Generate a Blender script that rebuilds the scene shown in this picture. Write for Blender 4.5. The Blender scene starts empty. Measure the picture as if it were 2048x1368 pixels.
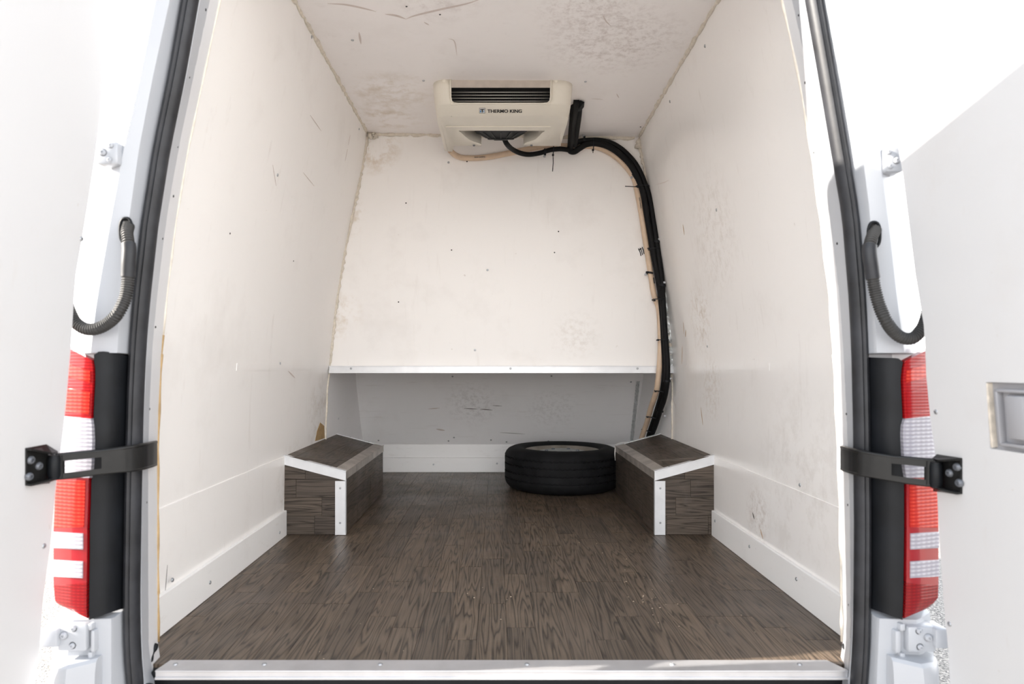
import bpy, bmesh, math, random
from mathutils import Vector, Matrix, Quaternion
random.seed(7)
C = bpy.context.scene.collection
SC = bpy.context.scene
FPX, VX, VY, CZ = 1365.33, 993.0, 734.0, 1.34      # focal length (px), vanishing point, camera height
FZ = 0.66                                           # cargo floor height

# ------------------------------------------------------------------ camera, sky, sun, exposure
cam_d = bpy.data.cameras.new('camera'); cam = bpy.data.objects.new('camera', cam_d); C.objects.link(cam)
cam.location = (0, 0, CZ); cam.rotation_euler = (math.pi/2, 0, 0)
cam_d.sensor_width = 36; cam_d.lens = 24
cam_d.shift_x = (1024-VX)/2048; cam_d.shift_y = (VY-684)/2048
cam_d.clip_start = 0.05
cam_d.dof.use_dof = True; cam_d.dof.focus_distance = 2.9; cam_d.dof.aperture_fstop = 4.0
SC.camera = cam
w = bpy.data.worlds.new('world'); SC.world = w; w.use_nodes = True
bg = w.node_tree.nodes['Background']; bg.inputs[1].default_value = 1.0
# hazy sky, the same in every direction: bright towards the horizon, bluer towards the zenith
_t = w.node_tree; _g = _t.nodes.new('ShaderNodeTexCoord'); _s = _t.nodes.new('ShaderNodeSeparateXYZ'); _r = _t.nodes.new('ShaderNodeValToRGB')
_t.links.new(_g.outputs['Generated'], _s.inputs[0]); _t.links.new(_s.outputs['Z'], _r.inputs[0]); _t.links.new(_r.outputs[0], bg.inputs[0])
_e = _r.color_ramp.elements
for _ in range(3): _e.new(.5)
for _x, (_p, _c) in zip(_e, ((0,(2.3,2.24,2.18)),(.2,(1.9,1.9,1.9)),(.42,(1.0,1.05,1.1)),(.7,(.52,.60,.70)),(1,(.40,.50,.64)))): _x.position = _p; _x.color = (*_c, 1)
sd = bpy.data.lights.new('sun', 'SUN'); sun = bpy.data.objects.new('sun', sd); C.objects.link(sun)
sd.energy = 7.5; sd.angle = math.radians(0.6); sd.color = (1.0, 0.93, 0.84)
SUN_DIR = Vector((1.0, 0.115, -0.445))
sun.rotation_euler = SUN_DIR.to_track_quat('-Z', 'Y').to_euler()
sun.location = (-6, -1, 6)
SC.view_settings.view_transform = 'Standard'; SC.view_settings.look = 'None'
SC.view_settings.gamma = 1; SC.view_settings.use_curve_mapping = False
SC.view_settings.exposure = 1.36
try:
    SC.cycles.diffuse_bounces = 12; SC.cycles.max_bounces = 16
except Exception: pass

# ------------------------------------------------------------------ helpers
def P(px, py, Y): return Vector(((px-VX)*Y/FPX, Y, CZ-(py-VY)*Y/FPX))
def interp(tab, x):
    if x <= tab[0][0]: a, b = tab[0], tab[1]
    elif x >= tab[-1][0]: a, b = tab[-2], tab[-1]
    else:
        for a, b in zip(tab, tab[1:]):
            if a[0] <= x <= b[0]: break
    return a[1]+(b[1]-a[1])*(x-a[0])/(b[0]-a[0])
def smoothpath(pts, n=8):
    pts = [Vector(p) for p in pts]; out = []
    for i in range(len(pts)-1):
        p0 = pts[i-1] if i else pts[0]*2-pts[1]; p1, p2 = pts[i], pts[i+1]
        p3 = pts[i+2] if i+2 < len(pts) else pts[-1]*2-pts[-2]
        for k in range(n):
            t = k/n
            out.append(0.5*((2*p1)+(p2-p0)*t+(2*p0-5*p1+4*p2-p3)*t*t+(3*p1-p0-3*p2+p3)*t**3))
    out.append(pts[-1]); return out
WP = {}
class MB:
    def __init__(s): s.v = []; s.f = []
    def add(s, vs, fs):
        o = len(s.v); s.v += [Vector(v) for v in vs]; s.f += [tuple(i+o for i in f) for f in fs]
    def box(s, a, b, M=None):
        (x0,y0,z0),(x1,y1,z1) = a, b
        vs = [Vector(p) for p in ((x0,y0,z0),(x1,y0,z0),(x1,y1,z0),(x0,y1,z0),(x0,y0,z1),(x1,y0,z1),(x1,y1,z1),(x0,y1,z1))]
        if M: vs = [M @ v for v in vs]
        s.add(vs, [(3,2,1,0),(4,5,6,7),(0,1,5,4),(1,2,6,5),(2,3,7,6),(3,0,4,7)]); return s
    def bbox(s, a, b, bev=0.002, M=None):          # bevelled box
        c = [(a[i]+b[i])/2 for i in range(3)]; h = [abs(b[i]-a[i])/2 for i in range(3)]
        bm = bmesh.new(); bmesh.ops.create_cube(bm, size=2)
        for v in bm.verts: v.co = Vector((c[i]+v.co[i]*h[i] for i in range(3)))
        bmesh.ops.bevel(bm, geom=bm.edges[:], offset=min(bev, min(h)*0.9), segments=2, affect='EDGES', profile=0.5)
        s.frombm(bm, M); return s
    def frombm(s, bm, M=None):
        bm.verts.index_update()
        s.add([(M @ v.co) if M else v.co.copy() for v in bm.verts], [tuple(v.index for v in f.verts) for f in bm.faces]); bm.free()
    def grid(s, rows, closed=False, skip=None):
        n = len(rows[0]); o = len(s.v)
        for r in rows: s.v += [Vector(p) for p in r]
        for i in range(len(rows)-1):
            for j in range(n if closed else n-1):
                if skip and skip(i, j): continue
                k = (j+1) % n
                s.f.append((o+i*n+j, o+i*n+k, o+(i+1)*n+k, o+(i+1)*n+j))
        return s
    def cap(s, ring, flip=False):
        o = len(s.v); s.v += [Vector(p) for p in ring]; f = tuple(range(o, o+len(ring))); s.f.append(f[::-1] if flip else f); return s
    def slab(s, rows, off):                         # closed thick sheet, off = vector or function(point)
        n = len(rows[0]); g = off if callable(off) else (lambda p: Vector(off))
        back = [[Vector(p)+g(Vector(p)) for p in r] for r in rows]
        s.grid(rows); s.grid([r[::-1] for r in back])
        s.grid([[r[0] for r in back],[r[0] for r in rows]]); s.grid([[r[-1] for r in rows],[r[-1] for r in back]])
        s.grid([rows[0], back[0]]); s.grid([back[-1], rows[-1]]); return s
    def prism(s, poly, off):
        n = len(poly); a = [Vector(p) for p in poly]; b = [p+Vector(off) for p in a]
        s.add(a+b, [tuple(range(n)), tuple(range(2*n-1, n-1, -1))]+[(i, i+n, (i+1)%n+n, (i+1)%n) for i in range(n)]); return s
    def tube(s, path, r, n=10, closed=False, cap=True, flat=None):
        path = [Vector(p) for p in path]; N = len(path); rows = []; up = None
        for i, p in enumerate(path):
            if closed: t = (path[(i+1)%N]-path[i-1]).normalized()
            else: t = (path[min(i+1,N-1)]-path[max(i-1,0)]).normalized()
            if up is None:
                up = Vector((0,1,0)) if abs(t.y) < 0.8 else Vector((0,0,1))
            up = (up-t*up.dot(t)).normalized(); sd_ = t.cross(up)
            rr = r(i, p) if callable(r) else r
            rows.append([p+(up*math.cos(a)*(flat or 1)+sd_*math.sin(a))*rr for a in [2*math.pi*k/n for k in range(n)]])
        if closed: rows.append(rows[0])
        s.grid(rows, closed=True)
        if cap and not closed: s.cap(rows[0]); s.cap(rows[-1], True)
        return s
    def lathe(s, prof, c, n=48, M=None, closed=False):
        rows = []
        for k in range(n+1):
            a = 2*math.pi*k/n
            rows.append([Vector((r*math.cos(a), r*math.sin(a), z)) for r, z in prof])
        if M is None: M = Matrix.Translation(Vector(c))
        s.grid([[M @ p for p in r] for r in rows]); return s
    def build(s, name, m, parent=None, smooth=False, origin=None, auto=None):
        if origin is None:
            if parent is not None: origin = WP[parent.name]
            else:
                xs = [v.x for v in s.v]; ys = [v.y for v in s.v]; zs = [v.z for v in s.v]
                origin = Vector(((min(xs)+max(xs))/2, (min(ys)+max(ys))/2, min(zs)))
        origin = Vector(origin)
        me = bpy.data.meshes.new(name); me.from_pydata([v-origin for v in s.v], [], s.f)
        bm = bmesh.new(); bm.from_mesh(me); bmesh.ops.remove_doubles(bm, verts=bm.verts, dist=1e-5)
        bmesh.ops.recalc_face_normals(bm, faces=bm.faces); bm.to_mesh(me); bm.free()
        if smooth:
            for p in me.polygons: p.use_smooth = True
            if auto: me.set_sharp_from_angle(angle=math.radians(auto))
        if m: me.materials.append(m)
        o = bpy.data.objects.new(name, me); C.objects.link(o)
        if parent is not None: o.parent = parent; o.location = origin-WP[parent.name]
        else: o.location = origin
        WP[o.name] = origin; return o
def tag(o, label, cat, group=None):
    o['label'] = label; o['category'] = cat
    if group: o['group'] = group
    return o
def struct(o, label=None):
    o['kind'] = 'structure'
    if label: o['label'] = label
    return o
def thing(name, loc, label, cat, group=None):
    o = bpy.data.objects.new(name, None); C.objects.link(o); o.location = loc; o.empty_display_size = 0.1
    WP[o.name] = Vector(loc); return tag(o, label, cat, group)
def inst(me, name, parent, loc, M3=None):
    o = bpy.data.objects.new(name, me); C.objects.link(o); loc = Vector(loc)
    if parent is not None: o.parent = parent; o.location = loc-WP[parent.name]
    else: o.location = loc
    if M3 is not None: o.rotation_mode = 'QUATERNION'; o.rotation_quaternion = M3
    WP[o.name] = loc; return o

# ------------------------------------------------------------------ materials
def nt(name):
    m = bpy.data.materials.new(name); m.use_nodes = True; t = m.node_tree
    return m, t, t.nodes['Principled BSDF']
def N(t, typ, **kw):
    n = t.nodes.new(typ)
    for k, v in kw.items():
        if isinstance(k, str) and k.startswith('i_'): n.inputs[k[2:].replace('_', ' ')].default_value = v
        else: setattr(n, k, v)
    return n
def rampn(t, src, stops):
    r = N(t, 'ShaderNodeValToRGB'); el = r.color_ramp.elements
    while len(el) < len(stops): el.new(0.5)
    for e, (p, c) in zip(el, stops): e.position = p; e.color = c if len(c) == 4 else (*c, 1)
    t.links.new(src, r.inputs[0]); return r.outputs[0]
def mixc(t, fac, a, b, mode='MIX'):
    n = N(t, 'ShaderNodeMix', data_type='RGBA', blend_type=mode)
    for s, v in ((n.inputs[0], fac), (n.inputs[6], a), (n.inputs[7], b)):
        if isinstance(v, bpy.types.NodeSocket): t.links.new(v, s)
        elif isinstance(v, (int, float)): s.default_value = v
        else: s.default_value = (*v, 1)
    return n.outputs[2]
def math_(t, op, a, b=None):
    n = N(t, 'ShaderNodeMath', operation=op)
    for s, v in ((n.inputs[0], a), (n.inputs[1], b)):
        if v is None: continue
        if isinstance(v, bpy.types.NodeSocket): t.links.new(v, s)
        else: s.default_value = v
    return n.outputs[0]
def noise(t, vec, scale, detail=4, rough=0.55, stretch=None):
    if stretch:
        mp = N(t, 'ShaderNodeMapping'); mp.inputs['Scale'].default_value = stretch; t.links.new(vec, mp.inputs[0]); vec = mp.outputs[0]
    n = N(t, 'ShaderNodeTexNoise'); n.inputs['Scale'].default_value = scale; n.inputs['Detail'].default_value = detail
    n.inputs['Roughness'].default_value = rough; t.links.new(vec, n.inputs['Vector']); return n.outputs[0]
def bump(t, b, h, dist=0.001, strength=0.5):
    n = N(t, 'ShaderNodeBump'); n.inputs['Strength'].default_value = strength; n.inputs['Distance'].default_value = dist
    t.links.new(h, n.inputs['Height']); t.links.new(n.outputs[0], b.inputs['Normal'])
def flat(name, col, rough=0.5, metal=0, coat=0, var=0.0, vscale=30, bmp=0, bscale=200, spec=0.5):
    m, t, b = nt(name)
    b.inputs['Base Color'].default_value = (*col, 1); b.inputs['Roughness'].default_value = rough
    b.inputs['Metallic'].default_value = metal; b.inputs['Coat Weight'].default_value = coat
    b.inputs['Specular IOR Level'].default_value = spec; b.inputs['Coat Roughness'].default_value = 0.08
    g = N(t, 'ShaderNodeTexCoord').outputs['Object']
    if var:
        f = noise(t, g, vscale, 5)
        c = rampn(t, f, [(0.3, [max(0, x*(1-var)) for x in col]), (0.7, [min(1, x*(1+var)) for x in col])])
        t.links.new(c, b.inputs['Base Color'])
    if bmp: bump(t, b, noise(t, g, bscale, 3), 0.001, bmp)
    return m
def panel(name, col, stains=(), scuff=0.28, rough=0.42, vert=(3, 3, 0.35), grime=0.14):
    m, t, b = nt(name); pos = N(t, 'ShaderNodeNewGeometry').outputs['Position']
    b.inputs['Roughness'].default_value = rough
    c = rampn(t, noise(t, pos, 1.3, 3), [(0.3, [x*0.975 for x in col]), (0.7, col)])
    f = rampn(t, noise(t, pos, 9, 7, 0.7, vert), [(0.60, (0,0,0)), (0.80, (1,1,1))])
    c = mixc(t, math_(t, 'MULTIPLY', f, scuff), c, (0.52, 0.46, 0.41))
    f2 = rampn(t, noise(t, pos, 3.1, 6, 0.65), [(0.56, (0,0,0)), (0.78, (1,1,1))])
    c = mixc(t, math_(t, 'MULTIPLY', f2, grime), c, (0.50, 0.44, 0.39))
    f3 = rampn(t, noise(t, pos, 34, 4, 0.6), [(0.72, (0,0,0)), (0.78, (1,1,1))])
    c = mixc(t, math_(t, 'MULTIPLY', f3, 0.35), c, (0.38, 0.30, 0.22))
    for cx, cy, cz, r, colr, amt, sc in stains:
        d = N(t, 'ShaderNodeVectorMath', operation='DISTANCE'); t.links.new(pos, d.inputs[0]); d.inputs[1].default_value = (cx, cy, cz)
        fall = rampn(t, math_(t, 'DIVIDE', d.outputs['Value'], r), [(0.35, (1,1,1)), (1.0, (0,0,0))])
        ns = rampn(t, noise(t, pos, sc, 8, 0.75), [(0.47, (0,0,0)), (0.63, (1,1,1))])
        c = mixc(t, math_(t, 'MULTIPLY', math_(t, 'MULTIPLY', fall, ns), amt), c, colr)
    t.links.new(c, b.inputs['Base Color'])
    bump(t, b, noise(t, pos, 5, 3), 0.004, 0.25)
    return m
def wood(name, dark, light, gloss=0.38):
    m, t, b = nt(name); tc = N(t, 'ShaderNodeTexCoord').outputs['Object']; oi = N(t, 'ShaderNodeObjectInfo').outputs['Random']
    cmb = N(t, 'ShaderNodeCombineXYZ'); t.links.new(math_(t, 'MULTIPLY', oi, 0.05), cmb.inputs[0])
    t.links.new(math_(t, 'MULTIPLY', oi, 7.3), cmb.inputs[1]); t.links.new(math_(t, 'MULTIPLY', oi, 31.0), cmb.inputs[2])
    ad = N(t, 'ShaderNodeVectorMath', operation='ADD'); t.links.new(tc, ad.inputs[0]); t.links.new(cmb.outputs[0], ad.inputs[1]); v = ad.outputs[0]
    mp = N(t, 'ShaderNodeMapping'); mp.inputs['Scale'].default_value = (24, 1.25, 1); t.links.new(v, mp.inputs[0])
    nv = noise(t, mp.outputs[0], 1.0, 2, 0.5)
    rings = math_(t, 'FRACT', math_(t, 'MULTIPLY', nv, 13.0))
    ringc = rampn(t, rings, [(0.0, (0.05,)*3), (0.14, (0.5,)*3), (0.45, (0.95,)*3), (0.80, (0.8,)*3), (1.0, (0.05,)*3)])
    fine = rampn(t, noise(t, v, 1.0, 5, 0.7, (420, 9, 1)), [(0.32, (0.55,)*3), (0.62, (1,)*3)])
    f = math_(t, 'MULTIPLY', ringc, fine)
    c = mixc(t, f, dark, light)
    c = mixc(t, 1.0, c, rampn(t, oi, [(0, (0.74,0.74,0.76)), (1, (1.12,1.10,1.08))]), 'MULTIPLY')
    pos = N(t, 'ShaderNodeNewGeometry').outputs['Position']
    dirt = rampn(t, noise(t, pos, 6, 6, 0.7), [(0.62, (0,0,0)), (0.8, (1,1,1))])
    c = mixc(t, math_(t, 'MULTIPLY', dirt, 0.25), c, (0.20, 0.18, 0.165))
    scr = rampn(t, noise(t, pos, 40, 5, 0.7), [(0.73, (0,0,0)), (0.77, (1,1,1))])
    c = mixc(t, math_(t, 'MULTIPLY', scr, 0.5), c, (0.36, 0.32, 0.28))
    t.links.new(c, b.inputs['Base Color'])
    b.inputs['Specular IOR Level'].default_value = .32
    rr = rampn(t, noise(t, pos, 4, 4), [(0.3, (gloss-0.06,)*3), (0.7, (gloss+0.10,)*3)]); t.links.new(rr, b.inputs['Roughness'])
    bump(t, b, f, 0.0004, 0.3); return m
W = (0.955, 0.932, 0.912)
M_wl = panel('white_lining_left', W, [(-.86, 2.9, .75, .30, (.45,.36,.26), .5, 20), (-.83,3.3,1.1,.25,(.55,.48,.40),.5,12)])
M_wr = panel('white_lining_right', W, [(.86,2.9,1.55,.18,(.52,.40,.28),.45,34), (.87,2.8,1.25,.16,(.52,.40,.28),.4,34), (.80,2.6,1.85,.3,(.62,.56,.50),.4,26), (.86,2.0,1.0,.35,(.62,.57,.52),.3,14), (.88,2.3,.84,.12,(.45,.35,.28),.45,38)], rough=.2)
M_ce = panel('white_lining_ceiling', (.95,.915,.905), [(.42,2.45,2.51,.30,(.52,.45,.42),.55,40), (.30,2.25,2.51,.2,(.52,.45,.42),.5,44), (-.45,2.9,2.51,.22,(.60,.50,.38),.6,9), (-.52,3.2,2.51,.2,(.60,.50,.38),.7,9), (-.2,2.15,2.51,.2,(.55,.48,.45),.35,24)], scuff=0.2, vert=(2,2,2))
M_wb = panel('white_lining_back', W, [(-.62,3.4,2.45,.16,(.62,.50,.36),.9,9), (-.74,3.4,2.1,.12,(.62,.50,.36),.6,9), (-.80,3.4,1.6,.15,(.66,.55,.42),.6,9), (.4,3.4,1.5,.15,(.6,.53,.46),.3,40)], scuff=0.15, grime=0.15)
M_rp = panel('grey_lining_recess', (.94,.93,.935), [(-.15,4.2,1.10,.2,(.4,.37,.35),.35,40),(.35,4.2,1.05,.2,(.45,.42,.4),.3,40)], vert=(.4,1,6), scuff=.4)
M_bb = panel('white_baseboard', (.95,.94,.93), scuff=.3, vert=(1,1,4))
M_caulk = flat('cream_caulk', (.72,.66,.57), .6, var=.14, vscale=60, bmp=.6, bscale=90)
M_tan = flat('tan_sealant', (.42,.28,.13), .5, var=.2, vscale=30)
M_foil = flat('foil_tape', (.66,.68,.68), .38, metal=.55, var=.15, vscale=50, bmp=1.0, bscale=60)
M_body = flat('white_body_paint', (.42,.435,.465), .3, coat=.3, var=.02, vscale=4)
M_jamb = panel('white_jamb_paint', (.66,.66,.675), scuff=.2, rough=.3)
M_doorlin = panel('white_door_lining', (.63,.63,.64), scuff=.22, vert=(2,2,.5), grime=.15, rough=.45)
M_rub = flat('black_rubber', (.021,.022,.026), .45, spec=.4, var=.5, vscale=14, bmp=.15, bscale=60)
M_hose = flat('black_foam_hose', (.006,.006,.0065), .6, spec=.2)
M_beige = flat('beige_hose', (.66,.50,.36), .45, var=.1, vscale=20)
M_black = flat('black_plastic', (.0055,.0065,.0085), .5, spec=.25, var=.4, vscale=12)
M_blackm = flat('black_painted_metal', (.009,.009,.009), .36, spec=.35, var=.4, vscale=25)
M_conduit = flat('grey_black_conduit', (.040,.039,.038), .55, var=.25, vscale=20)
M_alu = flat('brushed_aluminium', (.60,.60,.62), .42, metal=.75, var=.08, vscale=12)
M_aluw = flat('white_aluminium', (.80,.81,.83), .34, metal=.25, var=.05, vscale=18)
M_aluold = flat('worn_aluminium', (.50,.46,.42), .42, metal=.6, var=.25, vscale=14)
M_screw = flat('zinc_screw', (.42,.43,.45), .4, metal=.7)
M_dark = flat('dark_hole', (.02,.02,.02), .8)
M_cream = flat('cream_plastic', (.80,.755,.66), .38, var=.03, vscale=6)
M_fin = flat('coil_fin', (.03,.03,.033), .5, metal=.3)
M_tubem = flat('coil_tube', (.62,.60,.56), .35, metal=.7)
M_strip = flat('beige_metal_strip', (.55,.49,.43), .5, var=.08)
M_tyre = flat('tyre_rubber', (.0075,.0075,.0085), .7, spec=.2, var=.45, vscale=16, bmp=.35, bscale=70)
M_rim = flat('painted_steel_rim', (.30,.27,.23), .5, metal=.3, var=.25, vscale=14)
M_disc = flat('grey_steel_disc', (.38,.40,.39), .42, metal=.5, var=.2, vscale=20)
M_grey = flat('grey_plastic', (.33,.33,.35), .45)
M_foam = flat('raw_board_edge', (.62,.56,.48), .8, var=.2, vscale=60)
M_blue = flat('logo_blue', (.02,.22,.50), .4); M_ink = flat('black_ink', (.012,.012,.014), .5); M_whitep = flat('logo_white', (.8,.79,.77), .5)
M_string = flat('white_string', (.75,.73,.70), .7)
M_wood = wood('vinyl_wood_floor', (.025,.018,.013), (.182,.137,.099))
M_wood2 = wood('vinyl_wood_box', (.026,.020,.016), (.140,.111,.088), .42)
def lens(name, col, col2, rough=.12, rib=300):
    m, t, b = nt(name); o = N(t, 'ShaderNodeTexCoord').outputs['Object']
    wv = N(t, 'ShaderNodeTexWave', bands_direction='Z'); wv.inputs['Scale'].default_value = rib/6.28; wv.inputs['Distortion'].default_value = 0.3; t.links.new(o, wv.inputs[0])
    wx = N(t, 'ShaderNodeTexWave', bands_direction='X'); wx.inputs['Scale'].default_value = rib/10; t.links.new(o, wx.inputs[0])
    f = math_(t, 'MULTIPLY', wv.outputs['Fac'], math_(t, 'ADD', 0.35, math_(t, 'MULTIPLY', wx.outputs['Fac'], 0.5)))
    t.links.new(mixc(t, f, col, col2), b.inputs['Base Color'])
    b.inputs['Roughness'].default_value = rough; b.inputs['Coat Weight'].default_value = .4; b.inputs['Coat Roughness'].default_value = .05; b.inputs['Specular IOR Level'].default_value = .3
    bump(t, b, wv.outputs['Fac'], .001, .5); return m
M_red = lens('red_lens', (.27,.002,.005), (.40,.008,.008)); M_org = lens('orange_red_lens', (.38,.010,.006), (.66,.065,.035), rib=260)
M_clear = lens('clear_lens', (.30,.29,.33), (.54,.53,.57), rib=240); M_dkred = lens('dark_red_lens', (.17,.002,.004), (.30,.006,.007))
M_redrim = flat('red_lens_rim', (.29,.002,.006), .12, coat=1)
def gravel():
    m, t, b = nt('gravel_asphalt'); pos = N(t, 'ShaderNodeNewGeometry').outputs['Position']
    v = N(t, 'ShaderNodeTexVoronoi'); v.inputs['Scale'].default_value = 130; t.links.new(pos, v.inputs['Vector'])
    c = rampn(t, v.outputs['Color'], [(0.1, (.10,.095,.09)), (0.9, (.55,.50,.45))]); t.links.new(c, b.inputs['Base Color']); b.inputs['Roughness'].default_value = .85
    bump(t, b, v.outputs['Distance'], .006, .8); return m
M_gravel = gravel()

# shared small meshes
def disc_mesh(name, prof, m, n=12):
    mb = MB(); mb.lathe(prof, (0,0,0), n)
    o = mb.build(name, m, origin=(0,0,0), smooth=True, auto=40); me = o.data; WP.pop(o.name); bpy.data.objects.remove(o); return me
ME_screw = disc_mesh('screw', [(0,.0008),(.0012,.0008),(.0016,.0026),(.0045,.0022),(.0058,.0004),(.0058,-.002)], M_screw)
ME_hole = disc_mesh('hole', [(0,.0006),(.0026,.0008),(.0038,-.001)], M_dark)
ME_bolt = disc_mesh('bolt', [(0,.006),(.004,.006),(.005,.011),(.010,.010),(.0135,.005),(.0135,0),(.017,0),(.017,-.003)], M_body, 18)
ME_cap = disc_mesh('screw_cap', [(0,.0035),(.005,.003),(.0075,.001),(.0085,-.002)], M_cream, 16)
ME_boltd = disc_mesh('bolt_dark', [(0,.002),(.0028,.002),(.0034,.0055),(.0062,.005),(.0080,.002),(.0080,-.002)], flat('grey_bolt', (.16,.17,.19), .4, metal=.4), 16)
def screw(parent, p, n, me=None, name='screw', s=1.0):
    o = inst(me or ME_screw, name, parent, p, Vector(n).to_track_quat('Z', 'Y'))
    if s != 1: o.scale = (s, s, s)
    return o

# ------------------------------------------------------------------ setting: floor, walls, ceiling
TL = [(-.68,-.863),(-.376,-.860),(-.1,-.848),(0,-.838),(.3,-.806),(.586,-.760),(.8,-.716),(1.01,-.671),(1.18,-.645)]
TR = [(-.68,.884),(-.376,.882),(-.1,.882),(.1,.878),(.373,.845),(.6,.808),(.8,.775),(1.0,.742),(1.18,.706)]
def wx(side, z): return interp(TL if side < 0 else TR, z-CZ)
def CEIL(x, y): return CZ+1.17-0.022*max(0, min(1, (x+.65)/1.35))*max(0, min(1, (y-2.4)/1.0))
Y0, YS, YB = 1.60, 3.42, 4.42
ZL = [FZ+(.68+1.185)*k/30 for k in range(31)]
def hitwall(side, px, py):
    lo, hi = 1.2, 5
    f = lambda Y: (wx(side, P(px,py,Y).z)-P(px,py,Y).x)*side
    for _ in range(50):
        m = (lo+hi)/2
        if f(m) > 0: lo = m
        else: hi = m
    return P(px, py, lo)

ground = struct(MB().grid([[(x, y, 0) for x in (-200, -30, -3, 3, 30, 200)] for y in (-200, -30, -3, 8, 40, 200)]).build('ground', M_gravel, origin=(0,0,0)), 'speckled grey gravel ground outside the van')
floor = struct(MB().box((-.90, 1.56, FZ-.05), (.92, YB+.02, FZ-.0085)).build('floor', M_dark, origin=(0,3,FZ-.05)), 'dark wood strip flooring of the cargo space')
# planks: bevelled strips laid lengthwise
def plank_mesh(L, Wd, T, bv=.0009):
    mb = MB(); a, b = Wd/2-.0003, L/2-.0003
    mb.add([(-a,-b,-T),(a,-b,-T),(a,b,-T),(-a,b,-T),(-a,-b,-bv*.6),(a,-b,-bv*.6),(a,b,-bv*.6),(-a,b,-bv*.6),(-a+bv,-b+bv,0),(a-bv,-b+bv,0),(a-bv,b-bv,0),(-a+bv,b-bv,0)],
           [(0,1,5,4),(1,2,6,5),(2,3,7,6),(3,0,4,7),(4,5,9,8),(5,6,10,9),(6,7,11,10),(7,4,8,11),(8,9,10,11)])
    me = bpy.data.meshes.new('plank'); me.from_pydata([tuple(v) for v in mb.v], [], mb.f); return me
PW = .0745; lens_ = [.30,.38,.46,.54,.62]; pm = {}
def pmesh(L, mat, Wd=PW):
    k = (round(L, 3), mat.name, round(Wd, 4))
    if k not in pm:
        pm[k] = plank_mesh(L, Wd, .008); pm[k].materials.append(mat)
    return pm[k]
x = -.868+PW/2; col = 0
while x < .90:
    y = 1.562; first = True
    while y < YB-.02:
        L = random.choice(lens_) if not first else random.choice([.14,.22,.30,.40,.5]); first = False
        L = min(L, YB-y)
        if YB-(y+L) < .1: L = YB-y
        hid = (x < -.66 or x > .70) and y > 2.80 and y+L < 3.66
        if not hid: inst(pmesh(L, M_wood), 'plank', floor, (x, y+L/2, FZ))
        y += L
    x += PW; col += 1

def sidewall(side):
    nm = 'wall_left' if side < 0 else 'wall_right'; m = M_wl if side < 0 else M_wr
    ys = [Y0+(YS-Y0)*k/8 for k in range(9)]
    rows = [[(wx(side, z), y, z) for y in ys] for z in ZL]
    o = MB().slab(rows, (side*.03, 0, 0)).build(nm, m, smooth=True, auto=50)
    struct(o, ('left' if side < 0 else 'right')+' wall of scuffed white lining panels in the cargo space')
    # lower panel, slightly proud
    zl = [FZ+.004+(.315)*k/4 for k in range(5)]
    MB().slab([[(wx(side, z)-side*.003, y, z) for y in (Y0+.02, 2.2, 2.80)] for z in zl], (side*.004, 0, 0)).build('lower_panel', m, o)
    zj = [CZ-.012, CZ+.012]
    MB().slab([[(wx(side, z)-side*.0015, y, z) for y in (2.2, 2.8, YS)] for z in zj], (side*.003, 0, 0)).build('joint_strip', m, o)
    # recess side, below the shelf
    zz = [FZ+.68*k/6 for k in range(7)]
    MB().slab([[(wx(side, z)-side*.002, y, z) for y in (YS+.004, 3.9, YB)] for z in zz], (side*.03, 0, 0)).build('recess_panel', M_rp, o)
    mb = MB(); path = [(wx(side, z)-side*.003, YS-.002+.004*math.sin(z*40), z) for z in [FZ+.30+.40*k/20 for k in range(21)]]
    mb.tube(path, lambda i, p: .004+.0015*math.sin(i*2.7)).build('sealant_bead', M_caulk, o, smooth=True)
    return o
wall_l = sidewall(-1); wall_r = sidewall(1)
rows = [[(xx, y, CEIL(xx, y)) for xx in [(-.70+1.46*k/8) for k in range(9)]] for y in [Y0-.1+(YS+.06-Y0+.1)*k/8 for k in range(9)]]
ceiling = struct(MB().slab(rows, (0,0,.04)).build('ceiling', M_ce, smooth=True, auto=50), 'scuffed white ceiling lining of the cargo space')
# back wall above the shelf
zb = [CZ+.0+1.17*k/20 for k in range(21)]
rows = [[(wx(-1, z)+(wx(1, z)-wx(-1, z))*k/6, YS, z) for k in range(7)] for z in zb]
wall_b = struct(MB().slab(rows, (0,.03,0)).build('wall_back', M_wb), 'white back wall panel above the shelf edge')
MB().box((-.845, YS-.002, CZ-.03), (.885, 4.12, CZ-.002)).build('shelf_board', M_rp, wall_b)
e = MB().bbox((-.834, 3.398, CZ-.029), (.885, 3.4075, CZ+.005), .002); e.bbox((-.834, 3.394, CZ-.031), (.885, 3.4075, CZ-.026), .001); e.bbox((-.834,3.395,CZ+.002),(.885,3.418,CZ+.0055),.001)
edge = e.build('edge_trim', M_aluw, wall_b)
for px in (702, 1021, 1275): screw(edge, P(px, 737, 3.398), (0,-1,0))
zb_, zt_ = CZ-.502, CZ-.03
rows = [[(wx(-1, z)+(wx(1, z)-wx(-1, z))*k/6, 4.41+(4.07-4.41)*(z-zb_)/(zt_-zb_), z) for k in range(7)] for z in [zb_+(zt_-zb_)*j/5 for j in range(6)]]
lowp = MB().slab(rows, (0,.03,0)).build('sloped_panel', M_rp, wall_b)
bbk = struct(MB().bbox((-.862, YB-.020, FZ+.001), (.884, YB, FZ+.094), .002).build('baseboard_back', M_bb), 'white kick boards along the foot of the back recess')
MB().bbox((-.862, YB-.012, FZ+.095), (.884, YB+.01, FZ+.180), .002).build('upper_board', M_bb, bbk)
struct(MB().box((-.9, YB+.001, FZ-.05), (.92, YB+.03, CZ)).build('trim_5', M_dark), 'dark backing panel behind the recess')
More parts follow.
